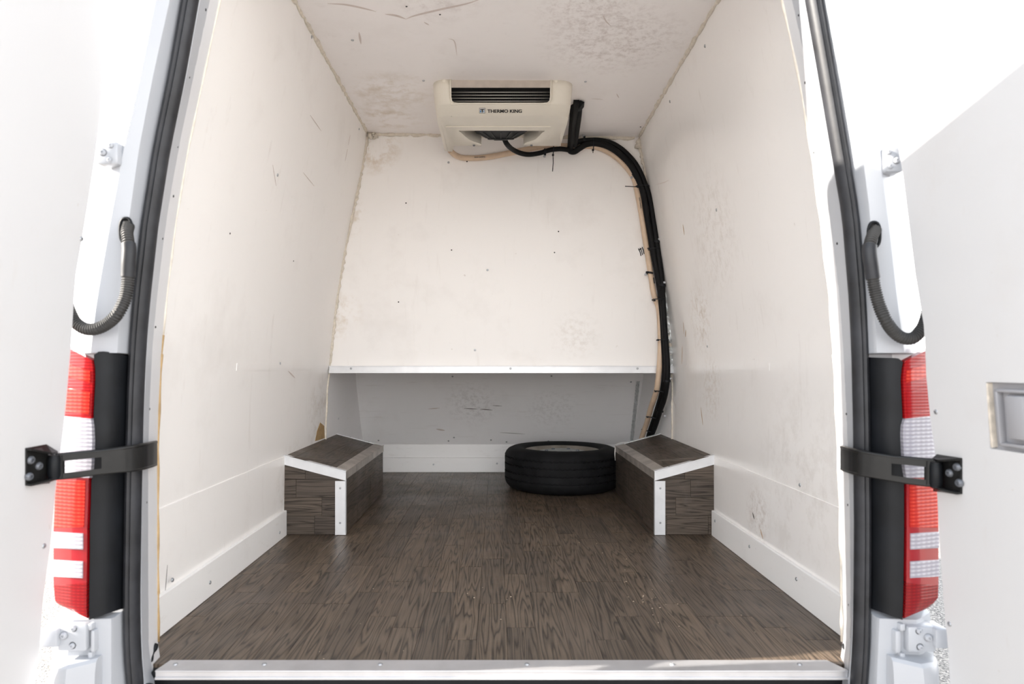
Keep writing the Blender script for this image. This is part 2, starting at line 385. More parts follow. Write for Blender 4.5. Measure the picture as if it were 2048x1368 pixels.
def slope_pt(px, py):
    lo, hi = 3.5, 5
    for _ in range(50):
        m = (lo+hi)/2; p = P(px, py, m); ys = 4.41+(4.07-4.41)*(p.z-zb_)/(zt_-zb_)
        if m < ys: lo = m
        else: hi = m
    return P(px, py, lo)
nsl = Vector((0, -(zt_-zb_), (4.07-4.41))).normalized()
for px, py in ((905,753),(1103,752),(1262,764),(757,881),(897,882),(908,875),(1097,882),(1013,884),(982,880)): screw(lowp, slope_pt(px, py), nsl)
for px, py in ((867,929),(994,927),(1240,925)): screw(bbk, P(px, py, YB-.020), (0,-1,0), name='screw')
for px, py, me in ((897,325,ME_screw),(1109,505,ME_hole),(975,540,ME_screw),(950,700,ME_screw),(1117,463,ME_hole),(812,406,ME_hole),(797,604,ME_hole),(903,500,ME_hole),(934,323,ME_hole)):
    screw(wall_b, P(px, py, YS-.0005), (0,-1,0), me, 'screw' if me is ME_screw else 'drill_hole')
for side, wo, lst in ((-1, wall_l, ((623,74),(460,467),(587,522),(378,1088),(555,350),(718,258),(560,727))), (1, wall_r, ((1410,92),(1340,203),(1523,681),(1415,693),(1433,420),(1600,970)))):
    for px, py in lst:
        p = hitwall(side, px, py); screw(wo, p, (-side, 0, -.15 if p.z > CZ else 0), random.choice([ME_screw, ME_screw, ME_hole]), 'screw')
for px, py in ((676,837),): screw(wall_l, hitwall(-1, px, py)+Vector((.002,0,0)), (1,0,0))
for px, py, me in ((813,13,ME_hole),(1281,246,ME_hole),(847,160,ME_screw),(1171,160,ME_screw),(705,80,ME_screw),(880,29,ME_hole)):
    Y = 1.17*FPX/(VY-py); p = P(px, py, Y); p.z = CEIL(p.x, Y)-.0005; screw(ceiling, p, (0,0,-1), me, 'screw' if me is ME_screw else 'drill_hole')

# caulk beads along the corners (lumpy)
def lumpy(pts, r, j, name, m, parent, n=60, seg=8):
    path = smoothpath(pts, max(2, n//(len(pts)-1))); rnd = random.Random(len(pts)+n)
    ph = [rnd.uniform(.5, 1.5) for _ in path]
    path = [p+Vector((rnd.uniform(-j,j), rnd.uniform(-j,j), rnd.uniform(-j,j))) for p in path]
    return MB().tube(path, lambda i, p: r*ph[i], seg).build(name, m, parent, smooth=True)
lumpy([(wx(-1, CZ+1.165)+.003, y, CEIL(-.64, y)-.003) for y in (1.7,2.2,2.8,3.4)], .007, .002, 'sealant_bead', M_caulk, ceiling, 80)
lumpy([(wx(1, CEIL(.7, y))-.003, y, CEIL(.7, y)-.003) for y in (1.7,2.2,2.8,3.4)], .007, .002, 'sealant_bead', M_caulk, ceiling, 80)
lumpy([(xx, YS-.004, CEIL(xx, YS)-.004) for xx in (-.64,-.3,0,.35,.69)], .008, .003, 'sealant_bead', M_caulk, wall_b, 80)
lumpy([(wx(-1, z)+.004, YS-.004, z) for z in (CZ+.02,CZ+.3,CZ+.6,CZ+.9,CZ+1.15)], .007, .003, 'sealant_bead', M_caulk, wall_b, 80)
lumpy([(wx(1, z)-.004, YS-.004, z) for z in (CZ+.02,CZ+.3,CZ+.6,CZ+.9,CZ+1.13)], .008, .003, 'sealant_bead', M_caulk, wall_b, 80)
lumpy([(wx(-1,CZ+1.15)+.012, YS-.012, CZ+1.15), (wx(-1,CZ+1.15)+.05, YS-.008, CZ+1.155)], .014, .004, 'sealant_blob', M_caulk, wall_b, 8)
lumpy([(wx(1,CZ+1.12)-.012, YS-.012, CZ+1.13), (wx(1,CZ+1.12)-.012, YS-.008, CZ+1.09)], .013, .004, 'sealant_blob', M_caulk, wall_b, 8)
def patch(pts, off, name, m, parent):
    return MB().prism(pts, off).build(name, m, parent)
# crumpled foil tape in the right corner
def crumple(a, b, wdt, nrm, name, parent, n=40):
    rnd = random.Random(n); rows = []; a, b, wdt, nrm = Vector(a), Vector(b), Vector(wdt), Vector(nrm)
    for i in range(n+1):
        t = i/n; rows.append([a.lerp(b, t)+wdt*(u+rnd.uniform(-.07,.07))+nrm*rnd.uniform(.001,.007) for u in (-.5,-.25,0,.25,.5)])
    return MB().slab(rows, -nrm*.004).build(name, M_foil, parent)
crumple(P(1330,572,3.409), P(1341,744,3.409), (.030,0,0), (0,-1,0), 'foil_tape', wall_b)
crumple(slope_pt(1276,762)+nsl*.002, slope_pt(1263,880)+nsl*.002, (.020,0,0), nsl, 'foil_tape', wall_b)
# peeled lining patch above the left box
q = [hitwall(-1, *p)+Vector((.0015,0,0)) for p in ((630,882),(634,862),(640,845),(648,852),(649,876),(638,880))]
patch(q, (-.002,0,0), 'peeled_patch', M_tan.copy(), wall_l).data.materials[0].node_tree.nodes['Principled BSDF'].inputs['Roughness'].default_value = .8
# marker scribble on the back wall
mb = MB()
for a, b in (((1277,497),(1282,512)),((1280,496),(1285,510)),((1284,494),(1288,508)),((1288,491),(1290,505)),((1291,490),(1293,500)),((1277,500),(1283,497))):
    d = P(*a, 3.4185); e2 = P(*b, 3.4185); mb.tube([d, (d+e2)/2+Vector((.002,0,0)), e2], .0022, 6)
mb.build('marker_scribble', M_ink, wall_b)

# scuffs rubbed into the linings
M_scuff = flat('grey_brown_scuff', (.64,.56,.525), .6); M_scuffd = flat('dark_scuff', (.16,.14,.13), .6); M_rust = flat('rusty_streak', (.46,.31,.19), .7)
def ribbon(pts, wd, nrm, m, parent, name='scuff_mark'):
    pth = smoothpath(pts, 6); rows = []; nrm = Vector(nrm).normalized(); n_ = len(pth)
    for i, p in enumerate(pth):
        t_ = (pth[min(i+1, n_-1)]-pth[max(i-1, 0)]).normalized(); sd_ = t_.cross(nrm).normalized()*wd*.5*max(.12, math.sin(math.pi*(i+.3)/(n_-.4)))
        rows.append([p-sd_+nrm*.0007, p+sd_+nrm*.0007])
    return MB().slab(rows, -nrm*.0006).build(name, m, parent)
def cpt(px, py):
    Y = 1.17*FPX/(VY-py)
    for _ in range(4): Y = (CEIL((px-VX)*Y/FPX, Y)-CZ)*FPX/(VY-py)
    return P(px, py, Y)
for l, wd in ((((655,7),(690,9),(725,16),(752,23)), .010), (((770,28),(792,31),(812,38)), .012), (((812,38),(830,31),(880,19),(930,8),(962,-2)), .010), (((718,64),(722,88)), .008), (((897,77),(909,83),(914,111)), .004), (((848,44),(858,50)), .006),
              ((1181,23),(1190,45),(1223,53)) and (((1206,30),(1212,42),(1223,53)), .005), (((1183,197),(1206,199)), .003), (((1233,187),(1238,196)), .004)):
    ribbon([cpt(*p) for p in l], wd, (0,0,-1), M_scuff, ceiling)
for l, wd, m_ in ((((856,818),(880,816)), .006, M_scuff), (((928,817),(955,818)), .005, M_scuffd), (((960,818),(985,820)), .006, M_scuffd), (((985,811),(1004,812)), .004, M_scuffd), (((872,858),(890,861)), .012, M_scuff), (((1000,865),(1050,868)), .003, M_scuffd)):
    ribbon([slope_pt(*p) for p in l], wd, nsl, m_, lowp)
for sd2, wo, lst in ((1, wall_r, ((((1367,645),(1368,668)), .005, M_rust), (((1372,660),(1371,674)), .010, M_rust), (((1365,690),(1364,728)), .006, M_rust), (((1402,815),(1406,850)), .006, M_rust), (((1366,449),(1369,470)), .008, M_rust), (((1507,1025),(1511,1038)), .007, M_scuffd), (((1345,795),(1352,815)), .004, M_scuff), (((1523,1058),(1528,1078)), .006, M_rust), (((1338,360),(1328,365),(1312,369)), .003, M_scuff))),
                     (-1, wall_l, ((((576,742),(590,756)), .006, M_scuff), (((327,1190),(332,1130)), .002, M_scuffd), (((620,230),(642,262)), .004, M_scuff), (((606,345),(628,372)), .003, M_scuff), (((700,270),(690,322)), .005, M_scuff), (((545,330),(552,372)), .004, M_scuff)))):
    for l, wd, m_ in lst:
        ribbon([hitwall(sd2, *p)+Vector((-sd2*.0035 if p[1] > 900 else -sd2*.0005,0,0)) for p in l], wd, (-sd2,0,0), m_, wo)
# crumbs on the floor
rc_ = random.Random(5); mb = MB()
for px, py, k, sp_ in ((1300,1190,22,50),(1010,1235,6,120),(1215,1110,8,70),(740,1250,4,90),(1180,1050,6,90),(640,1290,3,100),(1460,1230,4,90)):
    for _ in range(k):
        y_ = py+rc_.gauss(0, sp_*.45); x_ = px+rc_.gauss(0, sp_*.6)+(y_-py)*.5
        if y_ < 1000 or y_ > 1320: continue
        Yf = (CZ-FZ)*FPX/(y_-VY); p = P(x_, y_, Yf); r_ = rc_.uniform(.0009, .0024); e_ = [Vector((rc_.uniform(-1,1)*r_, rc_.uniform(-1,1)*r_, 0)) for _ in range(4)]
        mb.bbox((p.x-r_, p.y-r_*.6, FZ+.0002), (p.x+r_, p.y+r_*.6, FZ+r_*.8), r_*.3)
cr_ = mb.build('crumbs', flat('pale_crumb', (.55,.45,.34), .8), floor); cr_['kind'] = 'stuff'

# side baseboards
def baseboard(side):
    nm = 'baseboard_left' if side < 0 else 'baseboard_right'
    xw = wx(side, FZ+.05)
    o = MB().bbox((xw-side*.004, Y0+.005, FZ+.0005), (xw-side*.016, 2.756, FZ+.102), .002).build(nm, M_bb)
    struct(o, 'white baseboard along the foot of the '+('left' if side < 0 else 'right')+' wall')
    for px, py in (((559,1065),(420,1165),(345,1160)) if side < 0 else ((1430,1042),(1499,1093),(1593,1158))):
        Y = abs((xw-side*.016)*FPX/(px-VX)); screw(o, P(px, py, Y), (-side,0,0))
    return o
bl, br = baseboard(-1), baseboard(1)

# ------------------------------------------------------------------ rear door frame (pillars)
JL = [(0,437),(150,405),(300,373),(450,348),(600,330),(700,321),(800,316),(900,313),(1100,313),(1300,314),(1335,322),(1368,345)]
SRL = [(0,397),(150,370),(300,338),(450,315),(600,298),(700,291),(800,286),(900,283),(1000,281),(1100,280),(1200,279),(1300,281),(1368,286)]
SLL = [(0,365),(150,339),(300,309),(450,285),(600,269),(700,260),(800,256),(900,254),(1000,252),(1100,250),(1200,248),(1300,249),(1368,255)]
GL = [(0,345),(150,312),(300,283),(450,262),(600,246),(700,240),(1200,228),(1368,228)]
RL = [(0,305),(150,275),(300,241),(450,214),(600,188),(700,176),(1000,155),(1240,140),(1368,120)]
JR = [(0,1567),(150,1600),(300,1625),(430,1643),(600,1663),(700,1670),(850,1677),(1000,1683),(1200,1686),(1300,1687),(1335,1680),(1368,1660)]
SLR = [(0,1610),(150,1638),(300,1664),(430,1688),(600,1702),(700,1708),(850,1711),(950,1711),(1060,1711),(1200,1710),(1300,1706),(1368,1701)]
SRR = [(0,1643),(150,1668),(300,1693),(430,1713),(600,1727),(700,1731),(850,1735),(950,1737),(1060,1739),(1200,1738),(1300,1737),(1368,1732)]
GR = [(0,1660),(150,1692),(300,1718),(430,1735),(600,1742),(700,1748),(1200,1755),(1368,1748)]
RR = [(0,1703),(150,1732),(300,1763),(450,1783),(600,1800),(700,1814),(1000,1830),(1240,1838),(1368,1850)]
def bx(tab, z, Y): return (interp(tab, VY-(z-CZ)*FPX/Y)-VX)*Y/FPX
LAMPZ0, LAMPZ1 = P(0,1236,1.45).z, P(0,706,1.45).z
def pillar(side):
    J, SI, SO, G, R = (JL,SRL,SLL,GL,RL) if side < 0 else (JR,SLR,SRR,GR,RR)
    zs = sorted([.56+.045*k for k in range(46)]+[LAMPZ0-.002, LAMPZ0+.002, LAMPZ1-.002, LAMPZ1+.002])
    rows = []
    for z in zs:
        dy = .045 if LAMPZ0 < z < LAMPZ1 else 0
        s = side; rx = bx(R, z, 1.445); jx = bx(J, z, 1.60); wl = wx(s, min(z, CZ+1.17))
        pts = [(jx,1.60),(bx(SI,z,1.505),1.512),(bx(SI,z,1.505)+s*.004,1.506),(bx(SO,z,1.49),1.502),(bx(SO,z,1.49)+s*.003,1.490+dy*.3),
               (bx(G,z,1.458),1.462+dy*.95),(bx(G,z,1.452)+s*.006,1.452+dy*1.15),(rx-s*.006,1.445+dy),(rx+s*.004,1.450+dy),(rx+s*.05,1.488+dy*.4),(rx+s*.066,1.54)]
        ox = rx+s*.076; ix = wl+s*.034
        if (ox-ix)*s < .02: ox = ix+s*.03
        pts += [(ox,2.0),(ix,2.0),(ix,1.602)]
        rows.append([(a, b, z) for a, b in pts])
    mb = MB().grid(rows, closed=True); mb.cap(rows[0]); mb.cap(rows[-1])
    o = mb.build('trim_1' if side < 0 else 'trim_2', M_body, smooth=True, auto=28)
    struct(o, 'white painted '+('left' if side < 0 else 'right')+' rear pillar of the van around the door opening')
    # jamb face with scuffed paint and its sealant line
    zz = [z for z in zs if z > FZ-.05]
    MB().slab([[(bx(J,z,1.60)-side*.0012,1.602,z),(bx(SI,z,1.51)-side*.0012,1.516,z)] for z in zz], (side*.002,0,0)).build('jamb_panel', M_jamb, o)
    pth = [(bx(J,z,1.60)-side*.001, 1.604, z) for z in zz]
    zc = CZ+.05 if side < 0 else 9
    lowb = [p for p in pth if FZ < p[2] < zc+.03]; hib = [p for p in pth if p[2] >= zc]
    MB().tube(lowb, lambda i, p: .0034+.0012*math.sin(i*1.9), 8).build('sealant_bead', M_tan if side < 0 else M_caulk, o, smooth=True)
    if hib: MB().tube(hib, lambda i, p: .0028+.001*math.sin(i*1.9), 8).build('sealant_bead', M_caulk, o, smooth=True)
    jz = FZ+.02; jx0 = bx(J, jz, 1.60)
    MB().tube(smoothpath([(jx0-side*.003,1.588,FZ+.035),(jx0-side*.004,1.56,FZ+.012),(jx0-side*.002,1.532,FZ-.006),(jx0-side*.012,1.518,FZ-.026),(jx0-side*.05,1.514,FZ-.034)], 6), lambda i, p: .006+.002*math.sin(i*1.3), 8).build('torn_seal', M_black, o, smooth=True)
    for px, py in (((410,19),(377,154),(353,293),(345,392),(323,477),(309,654),(297,818),(291,1005)) if side < 0 else ((1599,30),(1612,165),(1629,305),(1676,487),(1695,828),(1698,1010),(1700,1210))):
        u = (px-interp(JL if side < 0 else JR, py))/(interp(SRL if side < 0 else SLR, py)-interp(JL if side < 0 else JR, py))
        Y = 1.60-u*.09; p = P(px, py, Y); p.x = bx(J, p.z, 1.60)*(1-u)+bx(SI, p.z, 1.51)*u-side*.0014
        screw(o, p, (-side,-.1,0), ME_hole, 'drill_hole')
    return o
pl, pr = pillar(-1), pillar(1)
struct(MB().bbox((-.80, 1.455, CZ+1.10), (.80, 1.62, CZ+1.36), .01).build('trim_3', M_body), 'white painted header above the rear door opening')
struct(MB().bbox((-.80, 1.545, .42), (.82, 1.62, FZ-.012), .004).build('trim_4', M_black), 'dark sill under the threshold strip')

# threshold strip
th = MB(); zt = FZ+.004
th.prism([(-.752,1.575,zt),(.762,1.575,zt),(.783,1.524,zt),(-.760,1.524,zt)], (0,0,-.0035))
th.bbox((-.760,1.520,FZ-.014),(.783,1.5245,zt-.0005),.0012); th.bbox((-.760,1.5165,FZ-.016),(.783,1.5245,FZ-.010),.0012); th.bbox((-.760,1.518,zt-.003),(.783,1.5245,zt+.0006),.0012)
tho = th.build('threshold_strip', M_alu)
tag(tho, 'scratched aluminium threshold strip across the front edge of the wooden floor', 'threshold strip')
for px, py in ((350,1330),(528,1335),(760,1341),(1054,1343),(1345,1341),(1600,1334)):
    screw(tho, (P(px,py,1.55).x, 1.552, zt+.0002), (0,0,1), ME_screw)

# rubber seal: one closed loop around the opening
sec = [(-.016,0),(-.017,-.010),(-.013,-.022),(-.006,-.027),(-.001,-.022),(.004,-.026),(.011,-.022),(.0155,-.012),(.0165,-.004),(.016,0)]
lp = []
zs = [.60+.05*k for k in range(36)]
Lx = [((bx(SLL,z,1.49)+bx(SRL,z,1.505))/2, z) for z in zs]; Rx = [((bx(SLR,z,1.505)+bx(SRR,z,1.49))/2, z) for z in zs]
bot = [(-.70,.535),(-.60,.525),(0,.525),(.60,.525),(.72,.535)]; top = [(.50,2.415),(0,2.43),(-.50,2.415)]
loop = [(a,b) for a,b in Rx]+top+[(a,b) for a,b in Lx[::-1]]+bot
rows = []; n = len(loop)
for i in range(n):
    t = Vector((loop[(i+1)%n][0]-loop[i-1][0], 0, loop[(i+1)%n][1]-loop[i-1][1])).normalized(); ac = Vector((-t.z, 0, t.x))
    rows.append([Vector((loop[i][0], 1.503, loop[i][1]))+ac*a*-1+Vector((0,b,0)) for a, b in sec])
rows.append(rows[0])
seal = MB().grid(rows, closed=True).build('door_seal', M_rub, smooth=True, auto=50)
tag(seal, 'dusty black ribbed rubber seal looping around the rear door opening', 'rubber seal')

# ------------------------------------------------------------------ doors
YH = 1.39
def doorplane(side):
    if side < 0: A, B = P(225,0,YH), P(72,1368,YH)
    else: A, B = P(1782,0,YH), P(1898,1368,YH)
    d = Vector((side*math.sin(math.radians(4)), -math.cos(math.radians(4)), 0)); n = (B-A).cross(d).normalized()
    if n.x*side > 0: n = -n
    return A, B, d, n
def dpt(side, px, py, off=0):
    A, B, d, n = doorplane(side); r = P(px, py, 1)-Vector((0,0,CZ)); o = Vector((0,0,CZ)); a0 = A+n*off
    return o+r*((a0-o).dot(n)/r.dot(n))
EDL = [(0,225),(150,208),(280,195),(420,174),(560,150),(680,143),(830,130),(970,112),(1090,101),(1200,86),(1300,79),(1368,70)]
EDR = [(0,1770),(150,1775),(300,1800),(350,1808),(550,1832),(660,1850),(750,1853),(840,1861),(910,1871),(990,1874),(1080,1878),(1220,1887),(1310,1896),(1368,1898)]
def door(side):
    A, B, d, n = doorplane(side); tab = EDL if side < 0 else EDR
    up = (A-B).normalized()
    edge = [dpt(side, interp(tab, y), y) for y in range(-200, 1601, 50)]
    # hinge edge continued above the frame with a rounded upper corner
    tp = edge[0]; top = [tp+up*.12, tp+up*.135+d*.012, tp+up*.15+d*.05, tp+up*.22+d*.32, tp+up*.295+d*.60]
    bt = edge[-1]; f_top = tp+up*.335+d*.76; f_bot = bt+d*.76
    poly = edge[::-1]+top+[f_top, f_bot]
    nm = 'door_1' if side < 0 else 'door_2'
    shell = [p-n*.012+d*.004 for p in poly]
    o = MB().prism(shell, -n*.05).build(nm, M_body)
    struct(o, ('left' if side < 0 else 'right')+' rear door of the van standing open, white lined inside')
    return o, poly, A, B, d, n
d1, poly1, A1, B1, dd1, n1 = door(-1)
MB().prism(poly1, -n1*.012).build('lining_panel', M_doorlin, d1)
d2, poly2, A2, B2, dd2, n2 = door(1)
# right lining with the cut-out for the handle: strips around the hole
h = [dpt(1,1971,764), dpt(1,1979,897)]
up2 = (A2-B2).normalized(); H0 = h[1]; hw, hh = .115, (h[0]-h[1]).dot(up2)
def loc2(p): v = p-H0; return v.dot(dd2), v.dot(up2)
def pt2(u, v): return H0+dd2*u+up2*v
us = [loc2(p) for p in poly2]
mb = MB()
edgeL = [p for p in us[:37]]                        # bottom to top along the hinge edge
lo_ = [p for p in edgeL if p[1] < 0]; hi_ = [p for p in edgeL if p[1] > hh]; mid = [p for p in edgeL if 0 <= p[1] <= hh]
ebot = interp(sorted([(p[1],p[0]) for p in edgeL]), 0); etop = interp(sorted([(p[1],p[0]) for p in edgeL]), hh)
fr = us[-1][0]
def ppoly(l): mb.prism([pt2(*p) for p in l], -n2*.012)
ppoly(lo_+[(ebot,0),(fr,0),(us[-1][0],us[-1][1])])
ppoly([(etop,hh)]+hi_+us[37:-2]+[us[-2],(fr,hh)])
ppoly([(ebot,0)]+mid+[(etop,hh),(0.004,hh),(0,0)])
ppoly([(hw,0),(hw,hh),(fr,hh),(fr,0)])
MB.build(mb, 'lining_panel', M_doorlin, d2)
# handle recess behind the cut-out
def dbox(side_pt, u0, u1, v0, v1, n0, n1_, n, d, up, bev=.004):
    Mx = Matrix((d, up, n)).transposed().to_4x4(); Mx.translation = side_pt
    return (u0, v0, n0), (u1, v1, n1_), bev, Mx
hb = MB(); hb.bbox(*dbox(H0, -.004, hw+.004, -.004, hh+.004, -.0118, -.0112, n2, dd2, up2, .0002)); hr = hb.build('handle_recess', M_grey, d2)
f = MB(); f.bbox(*dbox(H0, .002, .006, .002, hh-.002, -.0115, -.001, n2, dd2, up2, .0008)); f.build('board_edge', M_foam, hr)
f = MB()
f.bbox(*dbox(H0, .022, .028, .008, hh-.012, -.0115, .001, n2, dd2, up2, .002)); f.bbox(*dbox(H0, .022, hw-.004, .008, .014, -.0115, .001, n2, dd2, up2, .002)); f.bbox(*dbox(H0, .022, hw-.004, hh-.018, hh-.012, -.0115, .001, n2, dd2, up2, .002))
f.bbox(*dbox(H0, .046, .086, .022, hh-.022, -.0115, .004, n2, dd2, up2, .005)); f.build('door_handle', M_grey, hr, smooth=True, auto=40)
for lst, side, do, nn in ((((163,478),(88,1092)), -1, d1, n1), (((1872,824),(1899,1248)), 1, d2, n2)):
    for px, py in lst: screw(do, dpt(side, px, py), nn, ME_screw, 'screw', .9)
# hinges
def hinge(side, do, x0, x1, y0, y1, bolts, arm, Yp=1.440, frame=None):
    xa, xb = min(x0,x1), max(x0,x1)
    a, b = P(xa, y1, Yp), P(xb, y0, Yp)
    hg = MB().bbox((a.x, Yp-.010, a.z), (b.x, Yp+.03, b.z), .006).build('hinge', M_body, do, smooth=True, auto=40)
    for px, py, s in bolts:
        screw(hg, P(px, py, Yp-.010), (0,-1,0), ME_bolt, 'bolt', s)
    for (ax0, ax1, ay0, ay1) in arm:
        a, b = P(min(ax0,ax1), ay1, Yp-.012), P(max(ax0,ax1), ay0, Yp-.012)
        MB().bbox((a.x, Yp-.022, a.z), (b.x, Yp+.03, b.z), .004).build('knuckle', M_body, hg, smooth=True, auto=40)
    return hg
hinge(-1, d1, 196, 241, 285, 331, ((206,305,.48),(222,291,.38),(219,320,.38)), ())
hinge(1, d2, 1768, 1803, 296, 346, ((1777,304,.38),(1793,321,.48),(1780,333,.38)), ())
hinge(-1, d1, 119, 178, 1246, 1300, ((128,1271,.55),(147,1257,.44),(145,1291,.44)), ((84,120,1256,1292),))
hinge(1, d2, 1811, 1868, 1250, 1302, ((1838,1262,.44),(1856,1275,.55),(1840,1294,.44)), ((1866,1892,1255,1294),))
# raised lips on the body around the lower hinges, and bumper corners
for side, po, rects in ((-1, pl, ((183,192,1243,1256),(183,192,1299,1316),(189,197,1256,1299))), (1, pr, ((1793,1803,1243,1257),(1793,1803,1301,1317),(1783,1794,1257,1301))) ):
    m_ = MB()
    for x0, x1, y0, y1 in rects:
        a, b = P(x0, y1, 1.45), P(x1, y0, 1.45); m_.bbox((a.x,1.435,a.z),(b.x,1.49,b.z),.003)
    m_.build('hinge_pocket', M_body, po, smooth=True, auto=40)
bump_t = thing('rear_bumper', (0,1.45,.3), 'white rear bumper with corner caps under the tail lights', 'bumper')
MB().bbox((-.80,1.40,.30),(.82,1.543,.50),.02).build('step_pad', M_black, bump_t)
for side, px0, px1, py in ((-1, 88, 176, 1322), (1, 1801, 1893, 1320)):
    a = P(px0, py, 1.40).x; b = P(px1, py, 1.40).x; z1 = P(0, py, 1.42).z
    outer, inner = (a, b) if side < 0 else (b, a)
    def ring(z, g): return [(outer, 1.43-g, z),(outer-side*.02, 1.405-g, z),((outer+inner)/2-side*.005, 1.395-g, z),(inner, 1.43-g, z),(inner, 1.60, z),(outer, 1.60, z)]
    rows = [ring(.30,.03), ring(.45,.022), ring(z1-.03,.006), ring(z1-.006,.002), ring(z1,-.006)]
    mb = MB().grid(rows, closed=True); mb.cap(rows[0]); mb.cap(rows[-1]); mb.build('corner_cap', M_body, bump_t, smooth=True, auto=35)

# ------------------------------------------------------------------ tail lights
def taillight(side):
    X = (lambda p: p) if side < 0 else None
    if side < 0:
        inn = [(700,172),(712,182),(722,188),(735,190.5),(760,191),(800,189),(838,187),(850,189),(880,190.5),(930,189),(952,186),(958,183),(1000,182),(1058,180),(1100,180),(1163,179),(1240,178)]
        out = [(700,128),(838,124),(900,118),(970,111),(1060,107),(1160,107),(1215,110),(1228,118),(1236,128)]
        TOP, BOT = (690,722), (1214,1238)
    else:
        inn = [(700,1822),(712,1812),(724,1806),(738,1803),(760,1801),(800,1803),(838,1805),(850,1801),(870,1800),(930,1803),(950,1806),(960,1808),(1060,1808),(1160,1807),(1240,1805)]
        out = [(700,1866),(838,1868),(900,1872),(970,1875),(1060,1877),(1160,1877),(1205,1876),(1225,1866),(1236,1858)]
    t = thing('tail_light', P((inn[-1][1]+out[-1][1])/2, 1240, 1.45),
        'sunlit tail light cluster of red and clear lenses beside the left door' if side < 0 else 'shaded tail light cluster of red and clear lenses beside the right door', 'tail light')
    def seg(name, y0, y1, m, sl0=0, sl1=0, t0=0.0, t1=1.0, proud=0.0, rib=0.0):
        ny = max(4, int((y1-y0)/2.5)); rows = []
        for i in range(ny+1):
            yy = y0+(y1-y0)*i/ny; r = []
            for k in range(13):
                u = t0+(t1-t0)*k/12
                sl = sl0+(sl1-sl0)*i/ny; y = yy-sl*u
                xi, xo = interp(inn, yy), interp(out, yy)
                e = max(0, 1-u/.10)
                eY = .014*e*e if t0 == 0 else 0
                Y = 1.428+eY+.022*u*u-proud-(rib if (i % 2 and 0 < k < 12) else 0)
                r.append(P(xi+(xo-xi)*u, y, Y))
            rows.append(r)
        return MB().slab(rows, (0,.02,0)).build(name, m, t, smooth=True, auto=50)
    a = seg('red_lens', 722 if side < 0 else 724, 838, M_red, 30, 6, rib=.0006)
    seg('upper_reflector', 746 if side < 0 else 745, 768, M_org, 22, 16, .18, .96, .0018, .0008)
    seg('prism_block', 786, 830, M_org if side < 0 else M_red, 12, 8, .16, .9, .0014, .0008)  # left block takes the brighter lens: its sunlit look is put into the colour
    seg('clear_lens', 838, 956, M_clear, 6, 2, proud=.004, rib=.0008)
    seg('amber_red_lens', 956, 1058, M_redrim, 2, -2)
    seg('prism_block', 962, 1054, M_org, 2, -2, .18, 1.0, .0016, .0009)
    seg('red_lens', 1058, 1165, M_redrim, -2, -6)
    for y0, y1 in ((1068,1100),(1124,1157)):
        wd = seg('clear_window', y0, y1, M_clear, 4, 4, .20, 1.02, .003, .0008)
    seg('lower_red_lens', 1165, 1238, M_dkred, -6, 22, rib=.0006)
    # black inner housing
    SO = SLL if side < 0 else SRR; rows = []
    for i in range(41):
        u = i/40; r = []
        for k in range(9):
            v = k/8; yt = (702 if side < 0 else 716)+12*v**2*(1 if side < 0 else -.15)+(8*(1-min(1, v*5))**2); yb = 1240-24*v
            y = yt+(yb-yt)*u; xi, xs = interp(inn, max(722, y)), interp(SO, y)
            r.append(P(xi+(xs-xi)*v, y, 1.437+(1.494-1.437)*v-.012*math.sin(v*math.pi)))
        rows.append(r)
    MB().slab(rows, (0,.03,0)).build('housing', M_black, t, smooth=True, auto=50)
    return t
taillight(-1); taillight(1)

